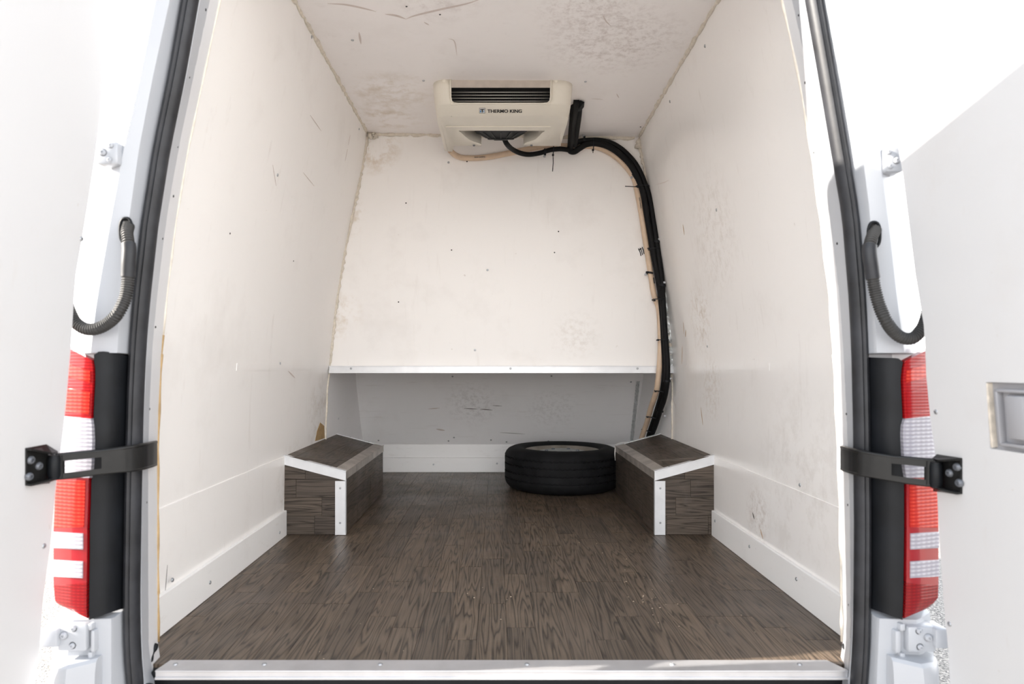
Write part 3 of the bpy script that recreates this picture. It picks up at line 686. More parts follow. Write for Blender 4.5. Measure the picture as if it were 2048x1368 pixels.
# ------------------------------------------------------------------ door check straps
def strap(side):
    if side < 0:
        pts = [(112,911,957,1.352),(126,909,956,1.362),(160,906,952,1.378),(203,902,946,1.398),(214,901,945,1.403),(245,897,942,1.420),(270,893,940,1.440),(290,889,936,1.470),(304,886,932,1.515),(312,884,929,1.560)]
        si, sj = 1, 3; plate = ((50,900),(92,892),(96,966),(50,971)); rx, ry0, ry1 = 108, 908, 960; bolts = ((61,920),(77,932),(58,953))
        lab = 'black steel check strap between the left door and the sunlit tail light'
    else:
        pts = [(1868,921,971,1.352),(1852,920,970,1.362),(1820,917,966,1.378),(1783,914,960,1.398),(1772,912,958,1.403),(1745,908,953,1.420),(1718,903,949,1.440),(1702,899,945,1.470),(1690,896,941,1.515),(1683,894,938,1.560)]
        si, sj = 1, 3; plate = ((1925,920),(1874,912),(1870,982),(1925,988)); rx, ry0, ry1 = 1872, 922, 978; bolts = ((1915,934),(1900,946),(1919,966))
        lab = 'black steel check strap between the right door and the shaded tail light'
    t = thing('check_strap', P(*[(plate[0][0]), plate[0][1], 1.3]), lab, 'door strap')
    mb = MB()
    sp = []
    for a, b in zip(pts, pts[1:]):
        for k in range(3): sp.append([a[i]+(b[i]-a[i])*k/3 for i in range(4)])
    sp.append(pts[-1])
    def strip(lst, f0, f1):
        rows = [[P(x_, y0+(y1-y0)*f0, Y_), P(x_, y0+(y1-y0)*f1, Y_)] for x_, y0, y1, Y_ in lst]
        mb.slab(rows, (0,.006,0))
    strip(sp[:si*3+1], 0, 1); strip(sp[si*3:sj*3+1], 0, .28); strip(sp[si*3:sj*3+1], .80, 1); strip(sp[sj*3:], 0, 1)
    # rolled top edge
    mb.tube([P(x_, y0, Y_+.003) for x_, y0, y1, Y_ in sp], .004, 8); mb.tube([P(x_, y1, Y_+.003) for x_, y0, y1, Y_ in sp], .0035, 8)
    mb.build('arm', M_blackm, t, smooth=True, auto=50)
    A, B, d, n = doorplane(side)
    q = [dpt(side, *p) for p in plate]
    br_ = MB().prism(q, n*.004)
    for i, j in ((0,1),(3,2)):                      # ears reaching out to the roller
        a, b = q[i], q[j]; up = Vector((0,0,.004))
        br_.prism([a, b, P(rx, (ry0 if i == 0 else ry1), 1.352)+Vector((0,.012,0)), P(rx, (ry0 if i == 0 else ry1), 1.352)+Vector((-side*.004,-.012,0)), a+n*.012], up)
    bo = br_.build('bracket', M_blackm, t)
    for px, py in bolts: screw(bo, dpt(side, px, py, .004), n, ME_boltd, 'bolt')
    c0, c1 = P(rx, ry1-3, 1.352), P(rx, ry0+2, 1.352)
    MB().tube([c0, c0+(c1-c0)*.08, c0+(c1-c0)*.12, c0+(c1-c0)*.88, c0+(c1-c0)*.92, c1], lambda i, p: (.010,.010,.0115,.0115,.010,.010)[i], 16).build('roller', M_black, t, smooth=True, auto=40)
    return t
strap(-1); strap(1)

# ------------------------------------------------------------------ wiring conduits
def conduit(side):
    if side < 0:
        g = (254, 462, 12, 25); pts = [(257,452,1.452),(254,465,1.436),(256,480,1.428),(258,500,1.424),(257,525,1.422),(256,555,1.422),(254,578,1.420),(249,600,1.416),(236,626,1.408),(218,645,1.414),(195,657,1.416),(172,658,1.418),(152,646,1.420),(140,625,1.422),(130,596,1.425)]
        lab = 'ribbed black wiring conduit hanging between left pillar and left door'; lit = True
    else:
        g = (1746, 470, 12, 25); pts = [(1751,460,1.452),(1744,474,1.436),(1740,488,1.428),(1739,505,1.424),(1743,535,1.422),(1748,570,1.422),(1753,592,1.420),(1760,615,1.416),(1772,642,1.408),(1788,664,1.412),(1806,676,1.414),(1826,676,1.416),(1841,662,1.418),(1851,642,1.420),(1858,612,1.424)]
        lab = 'ribbed black wiring conduit hanging between right pillar and right door'
    t = thing('wiring_conduit', P(g[0], g[1], 1.44), lab, 'cable conduit')
    path = smoothpath([P(*p) for p in pts], 30)
    # resample by arc length
    acc = [0]
    for a, b in zip(path, path[1:]): acc.append(acc[-1]+(b-a).length)
    step = .0013; rs = []; k = 0; s_ = 0
    while s_ < acc[-1]:
        while acc[k+1] < s_: k += 1
        rs.append(path[k].lerp(path[k+1], (s_-acc[k])/(acc[k+1]-acc[k]))); s_ += step
    L = acc[-1]; n1_, n2_ = int(.055/step), int(.125/step)
    def r(i, p): return .0128 if i % 4 < 2 else .0108
    MB().tube(rs[:n1_], lambda i, p: r(i, p)*.96, 14).build('ribbed_hose', M_conduit, t, smooth=True, auto=25)
    MB().tube(rs[n1_-1:n2_], .0142, 16).build('sleeve', M_rub, t, smooth=True, auto=60)
    MB().tube(rs[n2_-1:], r, 14).build('ribbed_hose', M_conduit, t, smooth=True, auto=25)
    Y = 1.452; c = P(g[0], g[1], Y); rx, rz = g[2]*Y/FPX, g[3]*Y/FPX
    ring = [c+Vector((rx*math.copysign(abs(math.cos(a))**.8, math.cos(a)), -.004, rz*math.copysign(abs(math.sin(a))**.8, math.sin(a)))) for a in [2*math.pi*i/28 for i in range(28)]]
    MB().tube(ring, .0032, 8, closed=True).build('grommet', M_black, t, smooth=True)
    MB().prism([p+Vector((0,.002,0)) for p in ring], (0,.004,0)).build('grommet_hole', M_dark, t)
    return t
conduit(-1); conduit(1)

# ------------------------------------------------------------------ wheel arch boxes
def sbox(side):
    xo = -.861 if side < 0 else .881; xi = -.612 if side < 0 else .642
    ya, yb = 2.762, 3.68; zo, zi = CZ-.360, CZ-.425; s = side
    t = thing('wheel_arch_box', ((xo+xi)/2, (ya+yb)/2, FZ), ('left' if s < 0 else 'right')+' wheel arch box clad in dark wood with white metal corner trims'+('' if s < 0 else ', beside the tyre'), 'box')
    e = .009
    body = MB(); ring = lambda y: [(xo,y,FZ),(xi+s*e,y,FZ),(xi+s*e,y,zi-e),(xo,y,zo-e)]
    ra, rb = ring(ya+e), ring(yb-.001); body.grid([ra, rb], closed=True); body.cap(ra); body.cap(rb)
    body.build('body', M_wood2, t)
    def ztop(x_): return zi+(zo-zi)*(x_-xi)/(xo-xi)
    # front face planks: rows cut to the slope
    rowsz = [FZ+.003]
    while rowsz[-1] < CZ-.37: rowsz.append(rowsz[-1]+PW)
    cuts = [[.5*1],[.62],[.2,.9],[.35],[.6]]
    def place(parent, poly, Mx, name='plank'):         # poly in local x/y, extruded along local -z
        cx = sum(p[0] for p in poly)/len(poly); cy = sum(p[1] for p in poly)/len(poly)
        me = bpy.data.meshes.new('plank'); nP = len(poly); g = .0005
        P_ = [(p[0]-cx, p[1]-cy) for p in poly]; In = [(a*(1-2*g/.07), b*(1-g/.05)) for a, b in P_]
        vs = [(a,b,-.008) for a,b in P_]+[(a,b,-.0008) for a,b in P_]+[(a,b,0) for a,b in In]
        fs = [(i,(i+1)%nP,(i+1)%nP+nP,i+nP) for i in range(nP)]+[(i+nP,(i+1)%nP+nP,(i+1)%nP+2*nP,i+2*nP) for i in range(nP)]+[tuple(range(2*nP,3*nP))]
        me.from_pydata(vs, [], fs); me.materials.append(M_wood2)
        bm = bmesh.new(); bm.from_mesh(me); bmesh.ops.recalc_face_normals(bm, faces=bm.faces); bm.to_mesh(me); bm.free()
        o = bpy.data.objects.new(name, me); C.objects.link(o); o.parent = parent
        m4 = Mx @ Matrix.Translation((cx, cy, 0)); m4 = Matrix.Translation(-WP[parent.name]) @ m4
        o.matrix_local = m4; return o
    Mf = Matrix(((0,-1,0,0),(0,0,-1,ya),(1,0,0,0),(0,0,0,1)))   # local x->Z, y->-X, z->-Y
    x0, x1 = min(xo,xi), max(xo,xi); rnd = random.Random(3+s)
    for i in range(len(rowsz)-1):
        za, zb2 = rowsz[i]+.0004, rowsz[i+1]-.0004
        seams = [x0]+([x0+(x1-x0)*c for c in cuts[(i+(2 if s > 0 else 0)) % 5]] if i < len(rowsz)-2 else [])+[x1]
        seams = [seams[0]]+[q for q in seams[1:-1]]+[seams[-1]]
        for a, b in zip(seams, seams[1:]):
            ta, tb = min(zb2, ztop(a)-.001), min(zb2, ztop(b)-.001)
            if ta < za+.004 and tb < za+.004: continue
            poly = [(za,-a-.0003),(max(ta,za+.001),-a-.0003),(max(tb,za+.001),-b+.0003),(za,-b+.0003)]
            place(t, poly, Mf)
    # inner side planks: long boards along the box
    if s < 0: Ms = Matrix(((0,0,1,xi),(0,-1,0,0),(1,0,0,0),(0,0,0,1)))      # x->Z, y->-Y, z->+X
    else:     Ms = Matrix(((0,0,-1,xi),(0,1,0,0),(1,0,0,0),(0,0,0,1)))      # x->Z, y->+Y, z->-X
    za = FZ+.003; i = 0
    while za < zi-.01:
        zb2 = min(za+PW, zi-.0005); sm = ya+.009+(.25+.5*((i*37) % 10)/10)*(yb-ya)
        for a, b in ((ya+.009, sm), (sm, yb)):
            yy = (-b+.0003, -a-.0003) if s < 0 else (a+.0003, b-.0003)
            place(t, [(za+.0004,yy[0]),(zb2-.0004,yy[0]),(zb2-.0004,yy[1]),(za+.0004,yy[1])], Ms)
        za += PW; i += 1
    # top boards
    sl = Vector((xo-xi, 0, zo-zi)); W_ = sl.length; ux = sl.normalized()
    zz = Vector((0,1,0)).cross(ux) if False else ux.cross(Vector((0,1,0)))
    yx = Vector((0,1,0))
    if zz.z < 0: yx = -yx; zz = -zz
    Mt = Matrix((ux, yx, zz)).transposed().to_4x4(); Mt.translation = Vector((xi, 0, zi))
    a = 0; i = 0
    while a < W_-.005:
        b = min(a+PW, W_); sm = ya+(.3+.4*((i*7) % 5)/5)*(yb-ya)
        for y0, y1 in ((ya+.001, sm), (sm, yb)):
            yy = sorted((y0*yx.y, y1*yx.y))
            place(t, [(a+.0004,yy[0]+.0003),(b-.0004,yy[0]+.0003),(b-.0004,yy[1]-.0003),(a+.0004,yy[1]-.0003)], Mt)
        a = b; i += 1
    # aluminium trims
    dz = Vector((0,0,1))
    def P3(x_, y_, dzv=0): return Vector((x_, y_, ztop(x_)+dzv))
    f = MB()
    f.prism([P3(xo, ya-.003, .003), P3(xi-s*.003, ya-.003, .003), P3(xi-s*.003, ya-.003, -.034), P3(xo, ya-.003, -.034)], (0,.0028,0))
    f.prism([P3(xo, ya-.003, .0032), P3(xi-s*.003, ya-.003, .0032), P3(xi-s*.003, ya+.028, .0032), P3(xo, ya+.028, .0032)], (0,0,-.003))
    f.tube([P3(xo, ya-.003, .002), P3(xi-s*.003, ya-.003, .002)], .0022, 8)
    ft = f.build('front_trim', M_aluw, t)
    for q_ in (.2,.75): screw(ft, P3(xo+(xi-xo)*q_, ya+.014, .0034), zz, ME_screw, 'screw', .7)
    f = MB()
    f.prism([P3(xi-s*.003, ya+.0285, .003), P3(xi+s*.042, ya+.0285, .003), P3(xi+s*.042, yb, .003), P3(xi-s*.003, yb, .003)], (0,0,-.0028))
    f.prism([(xi-s*.003, ya+.0005, zi+.002), (xi-s*.003, yb, zi+.002), (xi-s*.003, yb, zi-.030), (xi-s*.003, ya+.0005, zi-.030)], (s*.0028,0,0))
    f.tube([(xi-s*.003, ya+.001, zi+.002), (xi-s*.003, yb, zi+.002)], .0022, 8)
    f.build('side_trim', M_aluold, t)
    f = MB()
    f.prism([P3(xo, yb-.022, .0034), P3(xi-s*.003, yb-.022, .0034), P3(xi-s*.003, yb+.003, .0034), P3(xo, yb+.003, .0034)], (0,0,-.003))
    f.prism([P3(xo, yb+.0005, .003), P3(xi, yb+.0005, .003), P3(xi, yb+.0005, -.03), P3(xo, yb+.0005, -.03)], (0,.002,0))
    bt = f.build('back_trim', M_aluw, t)
    for q_ in (.3,.7): screw(bt, P3(xo+(xi-xo)*q_, yb-.010, .0036), zz, ME_screw, 'screw', .7)
    f = MB(); xv = xi+s*.040
    f.bbox((min(xv,xi-s*.003), ya-.003, FZ+.001), (max(xv,xi-s*.003), ya-.0003, zi-.036), .001)
    f.bbox((min(xi-s*.0005,xi-s*.003), ya-.003, FZ+.001), (max(xi-s*.0005,xi-s*.003), ya+.012, zi-.031), .001)
    for xx in (xi-s*.001, xv-s*.001): f.tube([(xx, ya-.003, FZ+.001), (xx, ya-.003, zi-.036)], .0016, 6)
    ct = f.build('corner_trim', M_aluw, t)
    for z_ in (FZ+.05, FZ+.19): screw(ct, (xi+s*.020, ya-.0032, z_), (0,-1,0), ME_screw, 'screw', .75)
    return t
sbox(-1); sbox(1)

# ------------------------------------------------------------------ spare tyre
tc = Vector((.372, 3.875, FZ)); R_, H_ = .325, .232
ty = thing('spare_tyre', tc, 'black spare tyre on a steel rim lying flat beside the right box', 'tyre')
pr_ = [(.205,.014),(.215,.004),(.245,0.0),(.285,.006),(.305,.016),(.316,.028)]
gro = [.066,.105,.146,.183]
pr_ = [(.206,.020),(.214,.008),(.240,.001),(.280,.003),(.303,.014),(.317,.030),(.3225,.045)]
for g in gro[:]:
    pr_ += [(R_, g-.007),(R_-.0004, g-.0045),(R_-.008, g-.003),(R_-.008, g+.003),(R_-.0004, g+.0045)]
pr_ += [(.3225,.192),(.316,.206),(.303,.219),(.280,.229),(.250,.232),(.226,.226),(.212,.216),(.206,.206)]
rows = []; nT = 144
for k in range(nT+1):
    a = 2*math.pi*k/nT; r = []
    for i, (rr, zz) in enumerate(pr_):
        wob = .0022*((k % 2)*2-1) if 6 < i < 27 and rr > .31 else 0
        r.append(tc+Vector((rr*math.cos(a), rr*math.sin(a), zz+wob)))
    rows.append(r)
MB().grid(rows).build('tyre', M_tyre, ty, smooth=True, auto=35)
MB().lathe([(.209,.022),(.202,.014),(.192,.030),(.188,.10),(.190,.19),(.200,.206),(.213,.214),(.216,.208),(.207,.203)], tc, 72).build('rim', M_rim, ty, smooth=True, auto=50)
dsk = MB().lathe([(.191,.150),(.178,.168),(.160,.180),(.146,.186),(.138,.200),(.110,.206),(.070,.204),(.045,.200),(.038,.196),(.034,.180),(0,.180)], tc, 72).build('wheel_disc', M_disc, ty, smooth=True, auto=50)
for k in range(6):
    a = k*math.pi/3; screw(dsk, tc+Vector((.088*math.cos(a), .088*math.sin(a), .2045)), (0,0,1), ME_boltd, 'lug_nut', 1.3)
for k in range(10):
    a = k*math.pi/5+.2; mbv = MB().lathe([(0,.0),(.010,.0),(.012,-.004)], tc+Vector((.152*math.cos(a), .152*math.sin(a), .1865)), 12)
    mbv.build('vent_hole', M_dark, ty)

# string on the corner of the right box
sp = smoothpath([(.70,3.66,CZ-.402),(.66,3.664,CZ-.409),(.641,3.670,CZ-.42),(.634,3.664,CZ-.46),(.636,3.655,CZ-.50),(.633,3.645,CZ-.475),(.6345,3.640,CZ-.43)], 8)
tag(MB().tube(sp, .0016, 6).build('string', M_string, smooth=True), 'thin white string hanging over the corner of the right box', 'string')

# ------------------------------------------------------------------ evaporator unit on the ceiling
ev = thing('refrigeration_unit', (.026, 3.05, CZ+1.045), 'cream ceiling refrigeration unit with black grille and fan', 'cooling unit')
XC = .026
lev = [(2.772,1.169,.288),(2.774,1.140,.287),(2.784,1.100,.284),(2.792,1.080,.282),(2.7965,1.074,.281),(2.832,1.0465,.277),(2.842,1.0435,.272),(2.856,1.043,.262)]
GX0, GX1 = -.187, .221
def uring(Yf, z, hw_):
    rc = .055; pts = []
    back = [3.30, 3.15, 3.0]
    L = [(XC-hw_, y) for y in back]; Rr = [(XC+hw_, y) for y in (3.0, 3.12, 3.227)]
    cl = [(XC-hw_+rc-rc*math.cos(a), Yf+rc-rc*math.sin(a)) for a in [math.pi/2*k/6 for k in range(7)]]
    cr = [(XC+hw_-rc+rc*math.sin(a), Yf+rc-rc*math.cos(a)) for a in [math.pi/2*k/6 for k in range(7)]]
    fm = [(GX0, Yf), (XC, Yf), (GX1, Yf)]
    return [Vector((a, b, CZ+z)) for a, b in L+cl+fm+cr+Rr]
rows = [uring(*l) for l in lev]
mb = MB().grid(rows, skip=lambda i, j: i < 3 and j in (10, 11))
zb0 = CZ+1.043; b0 = rows[-1]
def bp(px, py): Y = 1.043*FPX/(VY-py); return Vector(((px-VX)*Y/FPX, Y, zb0))
scr_ = [bp(p, q) for p, q in ((963,292),(962,288.5),(957,286),(948,283.5),(938,279),(930,272.5),(923,266),(917,261.5))]
scl_ = [bp(p, q) for p, q in ((1090,261.5),(1084,266),(1078,272.5),(1070,279),(1058,283.5),(1051,286),(1048,288.5),(1047,292))]
left_end = [bp(907,292), bp(905,303), bp(896,303)]; right_end = [bp(1122,292)]
mb.cap(list(b0[3:-3])+[Vector((b0[-1].x,3.10,zb0))]+right_end+scl_[::-1]+scr_[::-1]+left_end+[Vector((b0[0].x,3.10,zb0))])
# inner scroll walls rising from the cut-out edge
def wall_up(l): mb.grid([l, [p+Vector((0,0,.055)) for p in l]])
wall_up(scr_); wall_up(scl_); mb.grid([[scr_[-1], scl_[0]], [scr_[-1]+Vector((0,-.02,.06)), scl_[0]+Vector((0,-.02,.06))]])
hs = mb.build('housing', M_cream, ev, smooth=True, auto=30)
sm_ = hs.modifiers.new('thick', 'SOLIDIFY'); sm_.thickness = .004; sm_.offset = -1
# ledge under the lettering and bezel around the grille
MB().bbox((-.22, 2.955, zb0-.004), (.235, 2.963, zb0+.001), .0015).build('ledge', M_cream, ev)
bz = [(GX0,2.771,CZ+1.168),(GX0,2.773,CZ+1.140),(GX0,2.783,CZ+1.100),(GX0+.003,2.789,CZ+1.086),(GX0+.012,2.7915,CZ+1.079),(GX0+.03,2.792,CZ+1.0775),(XC,2.792,CZ+1.0775),(GX1-.03,2.792,CZ+1.0775),(GX1-.012,2.7915,CZ+1.079),(GX1-.003,2.789,CZ+1.086),(GX1,2.783,CZ+1.100),(GX1,2.773,CZ+1.140),(GX1,2.771,CZ+1.168)]
MB().tube(bz, .0035, 8).build('bezel', M_cream, ev, smooth=True)
for sx in (GX0, GX1):
    mb = MB(); s_ = 1 if sx == GX0 else -1
    mb.prism([(sx,2.789,CZ+1.072),(sx,2.786,CZ+1.094),(sx+s_*.003,2.790,CZ+1.085),(sx+s_*.012,2.7925,CZ+1.078),(sx+s_*.03,2.793,CZ+1.076),(sx+s_*.03,2.795,CZ+1.072)], (0,.004,0))
    mb.build('grille_corner', M_cream, ev)
gr = MB().box((GX0-.005, 2.815, CZ+1.06), (GX1+.005, 2.83, CZ+1.168)).build('grille', M_dark, ev)
MB().bbox((GX0+.001, 2.7745, CZ+1.136), (GX1-.001, 2.779, CZ+1.1665), .001).build('top_strip', M_strip, gr)
mb = MB(); x_ = GX0+.004
while x_ < GX1-.003:
    mb.box((x_, 2.800, CZ+1.080), (x_+.0012, 2.816, CZ+1.136)); x_ += .0042
fn = mb.build('fins', M_fin, gr); fn['kind'] = 'stuff'
for k in range(5):
    z = CZ+1.124-.0118*k; MB().tube([(GX0+.002, 2.7925+.0012*k, z), (GX1-.002, 2.7925+.0012*k, z)], .0017, 8).build('coil_tube', M_tubem, gr, smooth=True)
for px in (889, 1111): 
    p = P(px, 167, 2.80); p.y = 2.7735; screw(ev, p, (0,-1,-.1), ME_cap, 'screw_cap')
for px in (948, 1063): screw(ev, bp(px, 289)-Vector((0,0,.004)), (0,0,-1), ME_boltd, 'screw', .7)
# lettering on the slanted lip
lip_a, lip_b = Vector((0,2.7965,CZ+1.074)), Vector((0,2.832,CZ+1.0465)); upv = (lip_a-lip_b).normalized(); nrm = Vector((1,0,0)).cross(upv).normalized()
if nrm.y > 0: nrm = -nrm
def lipframe(px, py, off=.0012):
    o = Vector((0,0,CZ)); r = P(px, py, 1)-o; a0 = lip_a+nrm*off; return o+r*((a0-o).dot(nrm)/r.dot(nrm))
def textmesh(body, size, name, m, parent, Mx, xs=1.0, bold=.0, thick=0):
    cu = bpy.data.curves.new(name, 'FONT'); cu.body = body; cu.size = size; cu.offset = bold; cu.extrude = .0003; cu.align_x = 'LEFT'
    ob = bpy.data.objects.new(name, cu); C.objects.link(ob); bpy.context.view_layer.update()
    me = bpy.data.meshes.new_from_object(ob.evaluated_get(bpy.context.evaluated_depsgraph_get())); bpy.data.objects.remove(ob)
    wdt = max(v.co.x for v in me.vertices)-min(v.co.x for v in me.vertices); x0 = min(v.co.x for v in me.vertices)
    for v in me.vertices: v.co.x = (v.co.x-x0)*(xs/wdt)
    if thick:                                       # heavier strokes: the same outlines laid side by side
        vs = [v.co.copy() for v in me.vertices]; fs = [tuple(p.vertices) for p in me.polygons]; V_, F_ = [], []
        for q, dx in enumerate((-thick, 0, thick)):
            F_ += [tuple(i+len(V_) for i in f_) for f_ in fs]; V_ += [v+Vector((dx, 0, .00004*q)) for v in vs]
        me = bpy.data.meshes.new(name); me.from_pydata(V_, [], F_)
    me.materials.clear(); me.materials.append(m); o = bpy.data.objects.new(name, me); C.objects.link(o); o.parent = parent
    o.matrix_local = Matrix.Translation(-WP[parent.name]) @ Mx; return o
a, b = lipframe(975, 225.5), lipframe(1043.5, 225.5); top_ = lipframe(975, 219)
Mx = Matrix((Vector((1,0,0)), upv, -nrm if Vector((1,0,0)).cross(upv).dot(nrm) < 0 else nrm)).transposed().to_4x4(); Mx.translation = a
cap_h = (top_-a).length
textmesh('THERMO KING', cap_h/.70, 'lettering', M_ink, ev, Mx, (b-a).length, .0001, .0006)
def lq(x0, x1, y0, y1, off): return [lipframe(x0,y1,off), lipframe(x1,y1,off), lipframe(x1,y0,off), lipframe(x0,y0,off)]
mb = MB().prism(lq(958.5,970.5,216,226.6,.0008), -nrm*.0006); lg = mb.build('logo', M_ink, ev)
MB().prism(lq(959.2,969.8,216.6,226,.0011), -nrm*.0004).build('logo_field', M_whitep, lg)
mb = MB(); mb.prism(lq(960,968.8,218.2,219.8,.0015), -nrm*.0004); mb.prism(lq(963.3,965.6,219.8,225,.0015), -nrm*.0004); mb.build('logo_letter', M_ink, lg)
mb = MB(); mb.prism(lq(960,962.2,221,225,.0015), -nrm*.0004); mb.prism(lq(966.7,967.6,221,225,.0015), -nrm*.0004)
mb.prism([lipframe(967.4,223,.0015), lipframe(968.6,225,.0015), lipframe(969,225,.0015), lipframe(968,222.8,.0015), lipframe(969,221,.0015), lipframe(968.4,221,.0015)], -nrm*.0004); mb.build('logo_letter', M_blue, lg)
# fan under the unit
fc = Vector((.020, 3.135, CZ+1.081))
FM = Matrix.Translation(fc) @ Matrix.Rotation(math.radians(18.5), 4, 'X')
fan = MB().lathe([(.0,-.036),(.056,-.036),(.062,-.033),(.064,-.028),(.112,-.003),(.121,0),(.121,.008),(.10,.010),(0,.010)], fc, 48, FM).build('fan', M_black, ev, smooth=True, auto=30)
for k in range(16):
    a = 2*math.pi*k/16
    MB().tube([FM @ Vector((.066*math.cos(a), .066*math.sin(a), -.029)), FM @ Vector((.112*math.cos(a), .112*math.sin(a), -.0045))], .0018, 6).build('rib', M_conduit, fan)
MB().lathe([(0,-.039),(.03,-.039),(.034,-.036)], fc, 24, FM).build('motor_cap', M_conduit, fan)

# ------------------------------------------------------------------ hoses and cables
def hose(pts, r, m, name, label, cat='hose', group=None, n=12):
    path = smoothpath([P(*p) for p in pts], 8)
    o = MB().tube(path, r, n).build(name, m, smooth=True, auto=60); tag(o, label, cat, group); return o, path
bh, bpath = hose([(900,301,3.33),(912,311,3.37),(930,316,3.40),(970,315,3.402),(1020,306,3.402),(1070,296,3.402),(1110,292,3.404),(1150,293,3.404),(1175,292,3.404),(1200,296,3.404),(1228,311,3.404),(1252,333,3.403),(1268,357,3.403),(1275,385,3.403),(1283,430,3.402),(1290,475,3.402),(1297,520,3.402),(1303,560,3.402),(1308,590,3.400),(1317,615,3.395),(1320,650,3.388),(1321,690,3.382),(1319,730,3.378),(1316,760,3.385),(1312,785,3.42),(1302,815,3.52),(1294,845,3.64),(1286,868,3.73),(1280,890,3.77),(1276,930,3.79),(1276,976,3.79)], .0138, M_beige, 'drain_hose', 'beige drain hose running along the black hoses down the back wall')
# printing along the drain hose
def along(path, i): return path[i], (path[min(i+1,len(path)-1)]-path[max(i-1,0)]).normalized()
for target, flip in (((957,312),True),((1279,405),True)):
    i = min(range(len(bpath)), key=lambda k: (VX+bpath[k].x*FPX/bpath[k].y-target[0])**2+(VY-(bpath[k].z-CZ)*FPX/bpath[k].y-target[1])**2)
    p, tdir = along(bpath, i); tdir = -tdir; yv = Vector((0,-1,0)); 
    upd = yv.cross(tdir).normalized()
    Mx = Matrix((tdir, upd, yv)).transposed().to_4x4(); Mx.translation = p+yv*.0142-tdir*.03-upd*.003
    textmesh('THERMO KING', .009, 'lettering', M_ink, bh, Mx, .055, 0, .0002)
for x_ in ((1264,348,1270,357),(1307,555,1309,567),(1317,745,1315,760)):
    pa = P(x_[0],x_[1],3.386); pb = P(x_[2],x_[3],3.386); MB().tube([pa,pb], .0028, 6).build('print_mark', M_ink, bh)
GH = 'black insulated hoses down the back wall'
down1 = [(1285,380,3.385),(1293,425,3.385),(1301,470,3.385),(1308,510,3.385),(1315,550,3.383),(1320,580,3.380),(1323,610,3.378),(1326,650,3.374),(1328,700,3.370),(1330,735,3.368),(1328,765,3.38),(1323,792,3.43),(1314,822,3.53),(1305,850,3.66),(1298,872,3.75),(1295,890,3.79),(1291,930,3.80),(1291,975,3.80)]
hose([(1147,197,3.00),(1146,230,3.10),(1143,262,3.24),(1141,290,3.345),(1140,301,3.372),(1149,303,3.380),(1160,296,3.385),(1175,288,3.385),(1195,287,3.385),(1220,295,3.385),(1245,313,3.385),(1266,338,3.385)]+down1, .0150, M_hose, 'coolant_hose', 'black hose from the ceiling hole bending under to the inner side of the hose bundle')
down2 = [(1299,395,3.383),(1307,440,3.382),(1312,475,3.380),(1317,510,3.380),(1322,545,3.378),(1325,575,3.372),(1326,600,3.352),(1329,650,3.346),(1333,700,3.342),(1335,735,3.338),(1334,765,3.352),(1329,795,3.40),(1320,822,3.50),(1311,850,3.63),(1303,872,3.74),(1302,890,3.78),(1304,930,3.80),(1304,975,3.80)]
hose([(1159,197,2.99),(1158,225,3.08),(1154,258,3.22),(1150,285,3.33),(1149,290,3.36),(1156,284,3.385),(1172,281,3.40),(1200,281,3.402),(1228,289,3.40),(1255,309,3.398),(1278,340,3.392)]+down2, .0135, M_hose, 'coolant_hose', 'black hose from the ceiling hole running highest, on the outer side of the hose bundle')
hose([(1153,200,2.965),(1150,225,3.05),(1146,255,3.19),(1144,285,3.315)], .013, M_hose, 'coolant_hose', 'short black insulated hose end beside the right flank of the cooling unit')
hose([(1007,273,3.135),(1013,287,3.16),(1024,298,3.25),(1040,306,3.31),(1058,309,3.345),(1080,306,3.36),(1100,300,3.366),(1120,298,3.368),(1138,300,3.352)], .0118, M_hose, 'fan_cable', 'black cable drooping from the fan to the hose bundle', 'cable')
fl = MB().prism([P(1150,196,2.98),P(1169,204,2.96),P(1168,214,3.0),P(1162,222,3.04),P(1152,224,3.05)], (.0,.012,.004)).build('rubber_flap', M_black); tag(fl, 'black rubber flap where hoses enter the ceiling', 'flap')
# thin cable beside the lower hoses
# clamps and ties
def band(cx, cy, Y, ax, ay, depth, name, m, wd=.006, th=.0016):
    c = P(cx, cy, Y); a = Vector((ax, 0, ay)); d = Vector((0,-1,0)); nax = a.cross(d).normalized(); rows = []
    for k in range(25):
        t_ = 2*math.pi*k/24; p = c+a*math.cos(t_)+d*depth*math.sin(t_); o_ = (a.normalized()*math.cos(t_)+d*math.sin(t_))*th
        rows.append([p-nax*wd/2, p+nax*wd/2, p+nax*wd/2+o_, p-nax*wd/2+o_])
    return MB().grid(rows, closed=True), c, a, nax
CL = [(1090,304,3.366,0,.0150,.0155,'on the fan cable under the cooling unit',(1089,313)),
      (1168,279,3.398,0,.0165,.0160,'nearest the ceiling, right of the cooling unit',(1167,272)),
      (1276,357,3.398,.0165,.004,.0170,'on the beige hose at the top bend',(1263,355)),
      (1314,484,3.380,.0165,-.003,.0160,'on the outer black hose beside the marker scribble',(1318,478)),
      (1299,546,3.402,.0168,-.003,.0165,'halfway down the beige hose',(1291,549)),
      (1324,571,3.372,.0160,-.003,.0160,'on the outer black hose below the halfway point',(1329,565)),
      (1334,762,3.352,.0160,0,.0160,'just under the shelf edge',(1341,757)),
      (1320,822,3.50,.0160,-.004,.0160,'lowest, above the right box',(1330,832))]
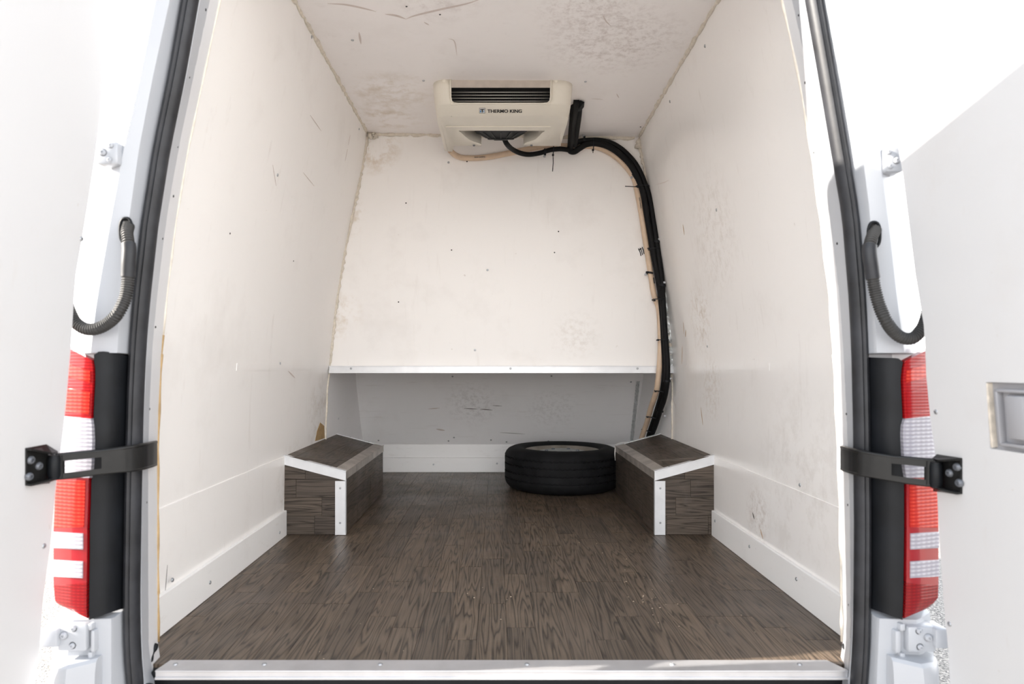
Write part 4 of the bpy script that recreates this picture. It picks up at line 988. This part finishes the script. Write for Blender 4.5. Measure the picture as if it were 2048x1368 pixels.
for cx, cy, Y, ax, ay, dp, lab, sc in CL:
    mb, c, a, nx = band(cx, cy, Y, ax, ay, dp, 'p', None, .010)
    t = thing('hose_clamp', c, 'small black and zinc hose clamp '+lab, 'clamp', 'hose clamps')
    mb.build('band', M_black, t, smooth=True, auto=40)
    p = P(*sc, Y-dp*.6); MB().bbox((-.006,-.002,-.005),(.006,.002,.005),.001, Matrix.Translation(p)).build('tab', M_alu, t)
    screw(t, p+Vector((0,-.002,0)), (0,-1,0), ME_screw, 'screw')
TI = [(1106,299,3.388,0,.024,.040,'with its long tail hanging under the cooling unit',[(1106,310,3.345),(1106.5,325,3.35),(1105,343,3.352)]),
      (1186,288,3.394,0,.029,.026,'around the top bend of the hoses, short tail down',[(1186,300,3.366),(1186,306,3.37)]),
      (1285,373,3.394,.034,0,.028,'with its long tail pointing left across the back wall',[(1276,374,3.362),(1262,373,3.366),(1250,372.5,3.37)]),
      (1308,498,3.390,.033,-.002,.026,'beside the marker scribble',[(1299,499,3.362),(1296,500,3.364)]),
      (1317,600,3.374,.030,-.002,.046,'a little below the middle of the back wall',[(1309,601,3.34),(1306,602,3.345)]),
      (1325,680,3.366,.029,0,.040,'just above the shelf edge',[(1316,680,3.335),(1313,681,3.34)]),
      (1322,783,3.41,.030,-.004,.040,'first below the shelf edge',[(1311,783,3.375),(1309,780,3.378)]),
      (1306,835,3.585,.034,-.006,.034,'second below the shelf edge',[(1295,834,3.555),(1292,833,3.56)]),
      (1296,862,3.715,.034,-.008,.032,'lowest, just above the right box',[(1287,858,3.69),(1285,856,3.695)])]
for cx, cy, Y, ax, ay, dp, lab, tail in TI:
    mb, c, a, nx = band(cx, cy, Y, ax, ay, dp, 't', None, .0045)
    t = thing('cable_tie', c, 'black cable tie '+lab, 'cable tie', 'cable ties')
    mb.build('strap', M_black, t, smooth=True, auto=40)
    q_ = [P(*p) for p in tail]; MB().tube(q_, .0021, 6).build('tail', M_black, t)
    MB().bbox((-.005,-.004,-.004),(.005,.004,.004),.001, Matrix.Translation(q_[0])).build('head', M_black, t)
